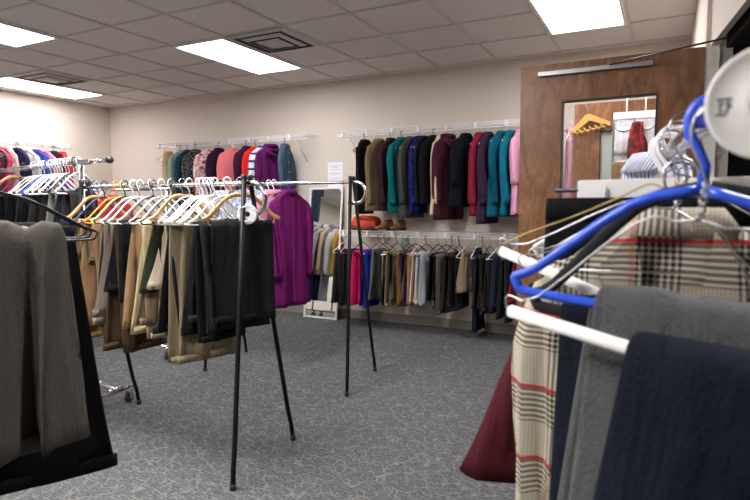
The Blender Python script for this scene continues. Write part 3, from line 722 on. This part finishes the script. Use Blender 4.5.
for k, (px, py, c, kd, short, h) in enumerate(LR):
    rz = -PI/2-random.uniform(.0, .35); X = onY(px+2, 240, RODY).x; rodz = .992; loc = (X, RODY, rodz)
    L = rodz-onY(px, py, RODY-.1).z; m = cloth(c[:3], c[3] if len(c) > 3 else 'plain', tuple(x*1.9 for x in c[:3]), 1)
    g = 'trousers and skirts on the lower shelf'; lab = '%s %s' % (short, W3)
    if kd == 't': trousers(loc, rz, L+BAR, L+BAR-random.uniform(.0, .06), m, lab, g, a=random.uniform(.11, .14), ab=.18, aw=random.uniform(.13, .18), seed=k*3+1, flip=random.choice((-1, 1)), lean=random.uniform(-.05, .08), rip=.010)
    elif kd == 's': skirt(loc, rz, L+BAR+.05, m, lab, g, .11, .19, -.14, seed=k, rip=.018)
    else: skirt(loc, rz, L-.1, m, lab, g, .09, .15, -.1, seed=k, name='dress', cat='dress', lean=-.03)
    hang(h, loc, rz, short, '', 'hangers on the lower shelf')
# things lying on the lower shelf
o = empty('shoulder_bag', onY(366, 228, 5.5)); o.location.z = ZL+.005; tag(o, 'crumpled red and brown bag lying on the lower shelf under the black dress', 'bag')
st = [((-.15+.3*t, 0, .075+.01*math.sin(t*9)), NYV, Vector((0, 0, 1)), .08+.03*math.sin(t*PI), .035+.045*math.sin(t*PI), .012) for t in [k/13 for k in range(14)]]
swept('bag_body', st, cloth((.62, .06, .03), 'mottle', (.75, .12, .06), .6), o, 26, freq=2)
swept('bag_base', [((-.13+.26*t, -.02, .025), NYV, Vector((0, 0, 1)), .09, .024, .004) for t in [k/7 for k in range(8)]], cloth((.16, .06, .03)), o, 20)
tube('bag_strap', spline([(-.12, -.05, .1), (-.05, -.09, .13), (.06, -.1, .11), (.14, -.06, .06)], 5), .007, cloth((.1, .04, .03)), o, 6)
def shoe(loc, rz, label):
    o = empty('shoe', loc, rz); tag(o, label, 'shoe', 'brown shoes on the lower shelf')
    lm = plain('brown_leather', (.25, .10, .04), .4)
    st = [((-.12+.25*t, .008*math.sin(t*PI), .03+lerp([(0, .035), (.35, .03), (.7, .006), (1, 0)], t)), NYV, Vector((0, 0, 1)), lerp([(0, .028), (.3, .032), (.75, .042), (1, .015)], t), lerp([(0, .045), (.35, .042), (.7, .022), (1, .010)], t), 0) for t in [k/12 for k in range(13)]]
    swept('upper', st, lm, o, 18)
    bm = bmesh.new(); add_box(bm, (-.125, -.03, 0), (-.06, .03, .028), .003); meshobj('heel', bm, BLACKP, o, False)
    bm = bmesh.new(); add_box(bm, (-.125, -.033, .014), (.125, .033, .022), .004); meshobj('sole', bm, RUBBER, o, False)
    tube('opening_rim', [(-.06+.05*math.cos(a), .026*math.sin(a), .104-.008*math.cos(a)) for a in [2*PI*j/14 for j in range(15)]], .004, RUBBER, o, 6)
P = onY(384, 228, 5.46); shoe((P.x, 5.46, ZL+.005), -1.9, 'brown leather shoe on the lower shelf beside the red bag')
P = onY(398, 228, 5.46); shoe((P.x, 5.46, ZL+.005), -1.7, 'brown leather shoe on the lower shelf, right one of the pair')
# ------------------------------------------------------------------ rack 1 : folded trousers
W4 = 'on the nearer black legged rack'
R1 = [ # px centre of cloth, py hem, colour, short, hanger, half width, kind, turn, ab
 (93, 262, (.10, .08, .05), 'short olive brown trousers', 'brown', .08, 't', .1),
 (89, 336, (.31, .19, .07), 'golden tan chinos', 'navy', .085, 't', .0),
 (99, 328, (.22, .13, .07), 'mid brown chinos', 'navy', .10, 't', .15),
 (111, 330, (.23, .19, .15), 'taupe dress trousers', 'orange', .085, 't', .1),
 (118, 322, (.17, .135, .11), 'dark taupe trousers', 'lime', .09, 't', .1),
 (128, 350, (.06, .038, .022), 'dark brown trousers', 'white', .11, 't', .2),
 (134, 300, BK, 'black flared trousers', 'black', .12, 't', .3),
 (147, 330, (.29, .18, .095), 'camel trousers with an open hem', 'white', .11, 't', .3),
 (156, 336, (.42, .34, .20), 'cream khaki trousers', 'white', .10, 't', .1),
 (165, 330, (.2, .13, .085), 'rust brown trousers', 'wire', .10, 't', .1),
 (167, 298, (.022, .026, .016), 'dark olive green trousers', 'black', .10, 't', .1),
 (177, 296, (.36, .29, .22), 'light stone trousers', 'wood', .09, 't', .25),
 (184, 338, (.016, .016, .018), 'black trousers with a wide hem', 'white', .12, 't', .2),
 (194, 333, (.42, .32, .20), 'pale beige chinos', 'white', .10, 't', .3),
 (197, 362, (.21, .165, .105), 'khaki trousers hanging waist down', 'white', .125, 'w', .5),
 (209, 340, (.010, .010, .010), 'black slacks in front of the khaki pair', 'white', .12, 't', .3),
 (222, 330, (.018, .018, .02), 'black trousers beside the last pair', 'white', .115, 't', .65),
 (244, 322, (.011, .011, .013), 'large black trousers at the right end', 'wood', .11, 't', .85),
]
for k, (px, py, c, short, h, a, kd, turn) in enumerate(R1):
    X = onY(px, 240, R1Y-.05).x; X = max(-3.09, min(-1.915, X)); rz = -PI/2-turn*.7+random.uniform(-.06, .06); loc = (X, R1Y, R1Z)
    L = R1Z-onY(px, py, R1Y-.08).z; m = cloth(c); d = random.uniform(-.03, .06)
    Lf = L+BAR-.035; Lb = Lf-.04+d*.5
    trousers(loc, rz, Lf, Lb, m, '%s %s' % (short, W4), 'folded trousers on the nearer black rack', a=a, ab=a+.055, aw=a+(.05 if kd == 'w' or k > 15 else random.uniform(.0, .045)), seed=k*5+2, flip=1 if kd != 'w' else -1, lean=random.uniform(-.09, .07), th=.015, rip=.016, y0=0, bar=BAR-.035)
    hang(h, (X, R1Y, R1Z+.012), rz, short, '', 'hangers on the nearer black rack', drop=.035)
# empty hangers fanned on the same rail
for k, (px, h, turn) in enumerate(((172, 'white', .5), (203, 'white', .6), (207, 'white', .75), (211, 'white', .5), (215, 'white', .62), (140, 'white', .2), (125, 'navy', .1), (153, 'black', .2))):
    X = onY(px, 190, R1Y).x
    place_hanger('tube', HM[h], (X, R1Y, R1Z+.012), -PI/2-turn*.4, ['empty white plastic hanger in the middle of the nearer rail', 'empty white plastic hanger leftmost of the bunch beside the big wooden one', 'empty white plastic hanger second in the bunch of four', 'empty white plastic hanger third in the bunch of four',
        'empty white plastic hanger last in the bunch of four', 'empty white plastic hanger among the camel trousers', 'empty navy hanger right of the lime green one', 'empty black hanger above the cream khaki trousers'][k], 'hangers on the nearer black rack', drop=.035)
# white ring on the loop end
o = empty('size_divider', (-1.845, R1Y-.04, R1Z-.155), .35); tag(o, 'white plastic ring divider hanging on the end loop of the nearer rack', 'size divider')
bm = bmesh.new(); N = 28
for (ri, ro, y) in ((.014, .052, 0),):
    pr_ = [(ri, -.002), (ro, -.002), (ro, .002), (ri, .002)]
    rings = [[bm.verts.new((q*math.cos(2*PI*k/N), yy, q*math.sin(2*PI*k/N))) for q, yy in pr_] for k in range(N)]
    for k in range(N):
        for j in range(4): bm.faces.new((rings[k][j], rings[(k+1) % N][j], rings[(k+1) % N][(j+1) % 4], rings[k][(j+1) % 4]))
meshobj('ring_plate', bm, WHITEP, o, False)
tube('raised_rim', [(.046*math.cos(a), -.003, .046*math.sin(a)) for a in [2*PI*j/28 for j in range(29)]], .004, WHITEP, o, 6)
tube('wire_tie', spline([(-.03, -.01, .03), (.02, -.02, .04), (.04, -.015, -.01), (-.01, -.02, -.035), (-.04, -.01, 0)], 5), .003, WHITEP, o, 6)
# ------------------------------------------------------------------ rack 2 : shirts
MAG = cloth((.125, .008, .095))
def r2(px, X, L, m, nm, cat, short, h, turn, **kw):
    if X is None: X = onY(px, 190, R2Y).x
    rz = -PI/2-turn; loc = (X, R2Y, R2Z)
    top_garment(nm, loc, rz, L, m, '%s on the farther black legged rack' % short, cat, 'shirts on the farther black rack', **kw)
    hang(h, (X, R2Y, R2Z+.012), rz, short, '', 'hangers on the farther black rack')
r2(289, None, .96, MAG, 'shirt', 'shirt', 'magenta button-up shirt with a collar', 'blue', .22, w=.20, buttons=plain('dark_button', (.08, .01, .06), .4), seed=3, th=.042, rip=.02)
r2(274, None, .80, cloth((.62, .25, .36)), 'shirt', 'shirt', 'pink shirt behind the magenta one', 'white', .35, w=.20, seed=4)
SH = [((.55, .55, .58), 'check', (.2, .25, .4), 'white shirt with blue checks'), ((.25, .3, .42), 'plain', (.8, .8, .8), 'slate blue shirt'), ((.5, .5, .52), 'stripe_v', (.25, .25, .3), 'grey striped shirt'), ((.18, .25, .45), 'check', (.6, .6, .65), 'blue checked shirt'),
      ((.35, .35, .36), 'plain', (.8, .8, .8), 'mid grey shirt'), ((.6, .6, .63), 'stripe_v', (.15, .2, .4), 'white shirt with navy stripes'), ((.12, .12, .14), 'plain', (.8, .8, .8), 'charcoal shirt'), ((.5, .48, .5), 'check', (.5, .2, .2), 'white shirt with red checks'),
      ((.28, .32, .4), 'stripe_v', (.55, .55, .6), 'blue grey striped shirt'), ((.6, .58, .56), 'plain', (.8, .8, .8), 'off white shirt at the left end')]
for k, (c, p, c2, short) in enumerate(SH):
    r2(0, -2.80-k*.055, .78, cloth(c, p, c2), 'dress_shirt', 'shirt', short, ['white', 'black', 'wire', 'white'][k % 4], random.uniform(.1, .4), w=.2, seed=20+k)
# ------------------------------------------------------------------ rolling rack N : shirts mirrored in the floor mirror
SN = [((.72, .60, .42), 'cream shirt'), ((.30, .25, .38), 'lilac shirt'), ((.62, .64, .7), 'white shirt'), ((.45, .33, .2), 'tan shirt'), ((.7, .56, .38), 'pale buff shirt'), ((.28, .28, .32), 'grey shirt'), ((.55, .5, .55), 'mauve white shirt'),
      ((.66, .5, .3), 'sand yellow shirt'), ((.2, .22, .34), 'dusty blue shirt'), ((.7, .68, .66), 'ivory shirt'), ((.6, .42, .06), 'mustard shirt'), ((.55, .03, .03), 'red shirt')]
for k, (c, short) in enumerate(SN):
    X = -5.5+k*.095; rz = PI/2+random.uniform(-.3, .1); w = 'on the rolling rack of dress shirts'
    top_garment('dress_shirt', (X, NY_, NZ), rz, .80, cloth(c), '%s %s' % (short, w), 'shirt', 'dress shirts on the rolling rack', w=.2, seed=60+k)
    hang('white' if k % 2 else 'black', (X, NY_, NZ+.012), rz, short, w, 'hangers on the rolling rack of shirts')
for k in range(5):
    X = -5.42+k*.16; w = 'on the rolling rack of dress shirts'; short = ['navy', 'dark blue', 'denim blue', 'ink blue', 'pale grey'][k]+' long trousers'
    skirt((X, NY_, NZ), PI/2-.15, 1.08, cloth([(.01, .03, .09), (.012, .035, .1), (.02, .06, .15), (.008, .02, .06), (.3, .3, .33)][k]), '%s %s' % (short, w), 'dress trousers on the rolling rack', .12, .16, -.13, seed=200+k, name='long_trousers', cat='trousers', th=.016)
    hang('black', (X, NY_, NZ+.012), PI/2-.15, short, w, 'hangers on the rolling rack of shirts')
# ------------------------------------------------------------------ rack L : black trousers, fan of white hangers
LL = [ # px of hook, colour, short, hanger
 (16, BK, 'black slacks under the wooden hanger', 'wood'), (24, BK, 'black slacks nearest the photo edge', 'black'), (33, (.02, .02, .022), 'soft black trousers', 'white'), (41, BK, 'crisp black trousers', 'white'), (48, (.03, .03, .03), 'washed black trousers', 'blue'),
 (54, BK, 'black pleated slacks', 'white'), (60, (.022, .02, .02), 'brown black slacks', 'white'), (66, (.17, .165, .16), 'light grey trousers', 'white'), (75, (.012, .012, .018), 'blue black slacks', 'black'), (79, (.02, .02, .02), 'black work trousers at the rail end', 'white')]
for k, (px, c, short, h) in enumerate(LL):
    best = min((i*.01 for i in range(-540, -290)), key=lambda x: abs((lambda q: 375+FPX*q.dot(RX)/q.dot(FX))(Vector((x, Lp(x), LZ-HC)))-px))
    rz = -PI/2+.05+random.uniform(-.1, .25); loc = (best, Lp(best), LZ)
    trousers(loc, rz, .60+random.uniform(-.05, .05), .56, cloth(c), '%s on the left rolling rack' % short, 'trousers on the left rolling rack', bar=BAR-.02, a=.115, ab=.16, seed=90+k, th=.016, rip=.011, lean=-.03)
    hang(h, (best, Lp(best), LZ+.016), rz, short, '', 'hangers on the left rolling rack', drop=.02)
for k, px in enumerate((44, 51, 57, 62, 69)):
    best = min((i*.01 for i in range(-540, -290)), key=lambda x: abs((lambda q: 375+FPX*q.dot(RX)/q.dot(FX))(Vector((x, Lp(x), LZ-HC)))-px))
    place_hanger('tube', WHITEP, (best, Lp(best), LZ+.016), -PI/2+.1+.06*k, 'empty white plastic hanger in the fan on the left rolling rack', 'empty white hangers fanned on the left rolling rack', drop=.02)
o = empty('size_divider', (0, 0, 0)); x = -5.02; o.location = (x, Lp(x), LZ-.02); o.rotation_euler = (0, 0, -.9); tag(o, 'round grey plastic size divider on the left rolling rack', 'size divider')
bm = bmesh.new(); rings = [[bm.verts.new((q*math.cos(2*PI*k/N), yy, q*math.sin(2*PI*k/N))) for q, yy in ((.018, -.003), (.075, -.003), (.075, .003), (.018, .003))] for k in range(N)]
for k in range(N):
    for j in range(4): bm.faces.new((rings[k][j], rings[(k+1) % N][j], rings[(k+1) % N][(j+1) % 4], rings[k][(j+1) % 4]))
meshobj('divider_disc', bm, GREYP, o, False); tube('raised_rim', [(.068*math.cos(a), -.004, .068*math.sin(a)) for a in [2*PI*j/28 for j in range(29)]], .004, GREYP, o, 6)
# ------------------------------------------------------------------ left wall shelf
LWC = [((.5, .03, .03), 'red'), ((.012, .012, .014), 'black'), ((.6, .2, .3), 'rose pink'), ((.04, .05, .3), 'cobalt blue'), ((.65, .65, .66), 'white'), ((.02, .02, .06), 'ink blue'), ((.7, .4, .4), 'blush'), ((.55, .05, .12), 'crimson'),
       ((.01, .2, .2), 'sea green'), ((.3, .3, .5), 'periwinkle'), ((.015, .015, .02), 'jet black'), ((.7, .25, .2), 'coral'), ((.05, .1, .4), 'denim blue'), ((.12, .12, .13), 'graphite'), ((.6, .6, .5), 'ecru'), ((.2, .02, .2), 'violet'),
       ((.55, .3, .35), 'dusty pink'), ((.02, .05, .05), 'bottle green'), ((.62, .03, .05), 'scarlet'), ((.08, .08, .3), 'indigo')]
for k, (c, cn) in enumerate(LWC):
    Y = 4.72-k*.115; loc = (XL+.28, Y, 2.07); rz = PI+random.uniform(-.25, .25); short = cn+' top'
    top_garment('top', loc, rz, random.uniform(.72, .9), cloth(c), '%s on the left wall shelf' % short, 'top', 'tops on the left wall shelf', w=.2, seed=120+k)
    hang(['white', 'black', 'white', 'velvet'][k % 4], loc, rz, short, 'on the left wall shelf', 'hangers on the left wall shelf')
# ------------------------------------------------------------------ near left rack
r = empty('garment_rack', (-1.42, .79, 0)); tag(r, 'chrome floor rack at the left edge carrying the grey trousers', 'clothes rack')
dr = Vector((-.873, .487, 0)); RZ3 = 1.442; nd_ = Vector((.487, .873, 0))
tube('hang_rod', [dr*-.36-nd_*.12+Vector((0, 0, .02)), dr*-.36-nd_*.12+Vector((0, 0, RZ3-.03)), dr*-.34-nd_*.10+Vector((0, 0, RZ3)), dr*.10+Vector((0, 0, RZ3)), dr*.12-nd_*.07+Vector((0, 0, RZ3-.02)), dr*.12-nd_*.09+Vector((0, 0, RZ3-.06)), dr*.12-nd_*.05+Vector((0, 0, .02))], .0125, CHROME, r, 10)
nd_ = Vector((.487, .873, 0))
tube('foot_bar', [dr*.16-nd_*.22+Vector((0, 0, .02)), dr*.16+nd_*.16+Vector((0, 0, .02))], .0125, CHROME, r, 10)
tube('foot_bar', [dr*-.36-nd_*.34+Vector((0, 0, .02)), dr*-.36+nd_*.04+Vector((0, 0, .02))], .0125, CHROME, r, 10)
rz3 = math.atan2(-.873, -.487)   # local x towards the left-near end, local y towards the camera
def n3(t): p = Vector((-1.42, .79, RZ3))+dr*t; return p
G5 = 'folded trousers on the near left rack'
def dot_cam(p): return p
p = n3(-.14); trousers(p, rz3, .46, .42, cloth((.088, .078, .068), 'tweed', (.13, .115, .10), 3), 'grey brown dress trousers folded over the black hanger at the left edge', G5, u0=.055, a=.19, ab=.20, aw=.185, seed=5, th=.022, rip=.030, lean=0, freq=3.1)
hanger('tube', BLACKP, p, rz3, 'black plastic hanger holding the grey brown trousers at the left edge', 'hangers on the near left rack', fat=.65, s=.96)
p = n3(-.04); trousers(p, rz3, .45, .47, cloth((.36, .27, .16)), 'light tan trousers behind the grey brown pair', G5, u0=.05, a=.14, ab=.17, seed=6, th=.012, rip=.006)
hanger('tube', BLACKP, p, rz3, 'black plastic hanger holding the light tan trousers', 'hangers on the near left rack', fat=.65, s=.96)
p = n3(.06); trousers(p, rz3, .63, .60, cloth((.006, .006, .007)), 'long black trousers hanging lowest at the left edge', G5, u0=.05, a=.10, ab=.20, aw=.215, seed=9, th=.016, rip=.010, lean=-.15)
hanger('tube', BLACKP, p, rz3, 'black plastic hanger holding the long black trousers', 'hangers on the near left rack', fat=.65, s=.96)
# ------------------------------------------------------------------ near right rack
def Rp(Y, z=None):
    x = .045-.085*(Y-.58); return Vector((x, Y, z if z else 1.422))
r = empty('garment_rack', (Rp(1.0).x, 1.0, 0)); tag(r, 'chrome rack in the right foreground packed with trousers and a plaid coat', 'clothes rack'); o = Vector(r.location)
tube('hang_rod', [Vector((.086, .29, 1.418))-o, Vector((.069, .53, 1.419))-o, Rp(.68)-o, Rp(1.0)-o, Rp(1.42)-o], .0115, CHROME, r, 12)
for Y in (.29, 1.41):
    q = (Rp(Y) if Y > 1 else Vector((.086, .29, 1.418)))-o; tube('upright', [q, Vector((q.x, q.y, .03))], .0125, CHROME, r, 10)
    tube('foot_bar', [(q.x-.2, q.y, .03), (q.x+.2, q.y, .03)], .0125, CHROME, r, 10)
RZ = lambda dx, dy: math.atan2(dy, dx)
G6 = 'clothes on the right foreground rack'; H6 = 'hangers on the right foreground rack'
# big white size divider
q = Rp(.535); o = empty('size_divider', (.0715, .53, 1.34+.077)); o.rotation_euler = (.05, 0, -.10); tag(o, 'large round white plastic size divider on the right foreground rack', 'size divider')
bm = bmesh.new(); N = 64; pf = [(.0125, -.002), (.0155, -.0035), (.019, -.0012), (.040, -.0012), (.0425, -.003), (.0445, -.0015), (.0445, .0015), (.0125, .002)]
rings = [[bm.verts.new((a*math.cos(2*PI*k/N), y, a*math.sin(2*PI*k/N))) for a, y in pf] for k in range(N)]
for k in range(N):
    for j in range(len(pf)): bm.faces.new((rings[k][j], rings[(k+1) % N][j], rings[(k+1) % N][(j+1) % len(pf)], rings[k][(j+1) % len(pf)]))
meshobj('divider_disc', bm, DISCP, o, True)
bm = bmesh.new()
for z, xs in ((.0045, ((-.036, -.0255),)), (.001, ((-.0345, -.031), (-.0295, -.0265))), (-.0015, ((-.029, -.0255),)), (-.0045, ((-.034, -.032), (-.0305, -.0285))), (-.0075, ((-.0365, -.029),))):
    for a, b in xs: add_box(bm, (a, -.0017, z-.0008), (b, -.0012, z+.0008))
for x in (-.0335, -.0285): add_box(bm, (x-.0005, -.0017, -.006), (x+.0005, -.0012, .003))
meshobj('printed_size_mark', bm, INK, o, False)
# navy trousers on the nearest wire hanger
c = Vector((.040, .58, 1.405)); rz = RZ(-.935, .35)
hanger('wire', STEEL, c, rz, 'thin wire hanger with a white cardboard tube, nearest of the right rack', H6, ry=-.13, drop=.032, s=.93)
trousers(c, rz, .62, .60, cloth((.006, .008, .016)), 'dark navy trousers over the nearest white cardboard tube', G6, u0=-.125, a=.148, ab=.17, aw=.165, seed=31, th=.010, rip=.010, ry=-.13, bar=BAR-.032, lean=.05, freq=1.6)
# velvet hanger with dark trousers
c = Vector((.041, .705, 1.428))
hanger('velvet', VELVET, c, RZ(-.86, .36), 'thick black velvet hanger between the blue hanger and the wire one', H6, drop=.045, s=1.05, fat=1.5)
trousers(c, RZ(-.86, .36), .60, .62, cloth((.006, .008, .016)), 'dark navy trousers between the plaid coat and the grey pair', G6, u0=.0, a=.125, ab=.16, aw=.165, seed=33, th=.008, bar=BAR-.045, lean=.03, y0=-.01)
# blue hanger with grey trousers
c = Vector((.042, .675, 1.425)); rz = RZ(-.2, .032)
hanger('tube', BLUEP, c, rz, 'bright blue tubular hanger holding the grey trousers', H6, ry=-.09, drop=.026, fat=1.4, s=.94)
g = trousers(c, rz, .62, .60, cloth((.075, .075, .08), 'tweed', (.105, .105, .11), 3), 'mid grey wool trousers folded over the bright blue hanger', G6, u0=-.055, a=.155, ab=.16, aw=.142, seed=35, th=.010, rip=.006, ry=-.09, bar=BAR-.026)
# far wire hanger
c = Vector((.040, .765, 1.408)); rz = RZ(-.97, .2)
hanger('wire', STEEL, c, rz, 'wire hanger with a white cardboard tube, behind the bright blue hanger', H6, ry=-.34, s=.99, drop=.03)
trousers(c, rz, .34, .34, cloth((.36, .27, .2)), 'beige trousers over the farther white cardboard tube', G6, u0=-.12, a=.12, ab=.12, seed=37, th=.006, ry=-.34, bar=BAR-.03, rip=.003)
# plaid coat
PL = plaid(); c = Rp(.87); c.z = 1.378
top_garment('plaid_coat', c, RZ(-.98, .12), .98, PL, 'cream and black glen plaid wool coat with red lines, right foreground rack', 'coat', G6, w=.19, collar='jacket', seed=41, th=.05, rip=.016, armL=.58, flare=.05)
hanger('velvet', VELVET, c, RZ(-.98, .12), 'black velvet hanger inside the plaid coat', H6)
# black skirt on clear clip hanger
c = Rp(.95); c.z = 1.432
hanger('clip', CLEARP, c, RZ(-.995, .08), 'clear plastic clip hanger holding the black skirt', H6)
skirt(c, RZ(-.995, .08), .50, cloth(BK), 'black skirt clipped to the clear plastic hanger', G6, .185, .2, -.088, seed=43, th=.012, rip=.008)
# maroon coat
c = Rp(1.04)
skirt(c, RZ(-1, .08), .50, cloth((.065, .010, .014)), 'maroon flared skirt sticking out behind the plaid coat', G6, .13, .30, -.12, seed=45, th=.02, rip=.012, lean=.06, u0=.0)
hanger('tube', WHITEP, c+Vector((0, 0, .008)), RZ(-1, .08), 'white plastic hanger holding the maroon skirt', H6)
# striped shirt and the hooks behind
c = Rp(1.28); c.z = 1.485
top_garment('striped_shirt', c, RZ(-.62, .78), .8, cloth((.72, .72, .76), 'stripe_v', (.22, .22, .42), 3.4), 'white shirt with thin blue stripes on the right foreground rack', 'shirt', G6, w=.135, seed=47, armL=.5)
for k, (Y, h, s, t) in enumerate(((1.28, 'white', 'white plastic hanger holding the blue striped shirt', -.9), (1.10, 'white', 'white plastic hanger just in front of the striped shirt', .1), (.985, 'white', 'white plastic hanger between the striped shirt and the maroon skirt', .05), (1.07, 'bare', 'thin wire hanger behind the maroon skirt', .1), (.91, 'bare', 'thin wire hanger behind the plaid coat', .0), (.82, 'bare', 'thin wire hanger in front of the plaid coat', .12))):
    q = Rp(Y); q.z += .012+(.015 if k == 0 else 0); hanger(hk(h), HM[h], q, PI+t, s, H6)
for Y, m, s in ((1.06, YELLOWP, 'yellow plastic tag clip among the hanger hooks'), (1.0, LILACP, 'purple plastic tag clip among the hanger hooks')):
    q = Rp(Y); o = empty('tag_clip', (q.x+.0, q.y-.03, q.z-.055)); tag(o, s, 'tag', 'coloured clips among the hooks')
    bm = bmesh.new(); add_box(bm, (-.008, -.003, -.010), (.008, .003, .010), .003); meshobj('clip_body', bm, m, o, False); tube('clip_ring', [(.008*math.cos(a), 0, .014+.008*math.sin(a)) for a in [2*PI*j/12 for j in range(13)]], .002, m, o, 6)
# gold cord
o = tube('gold_cord', spline([onD(503, 244, .80), onD(530, 232, .76), onD(575, 216, .73), onD(620, 197, .70), onD(650, 184, .68), onD(668, 190, .67), onD(680, 184, .66), onD(694, 192, .64)], 6), .0012, GOLD, None, 6)
tag(o, 'thin gold elastic cord stretched across the black skirt', 'cord')
# ------------------------------------------------------------------ world and view
w = bpy.data.worlds.new('world'); scn.world = w; w.use_nodes = True
w.node_tree.nodes['Background'].inputs[0].default_value = (.9, .9, 1, 1); w.node_tree.nodes['Background'].inputs[1].default_value = .05
vs = scn.view_settings; vs.view_transform = 'Standard'; vs.look = 'None'; vs.gamma = 1; vs.use_curve_mapping = False; vs.exposure = 1.4
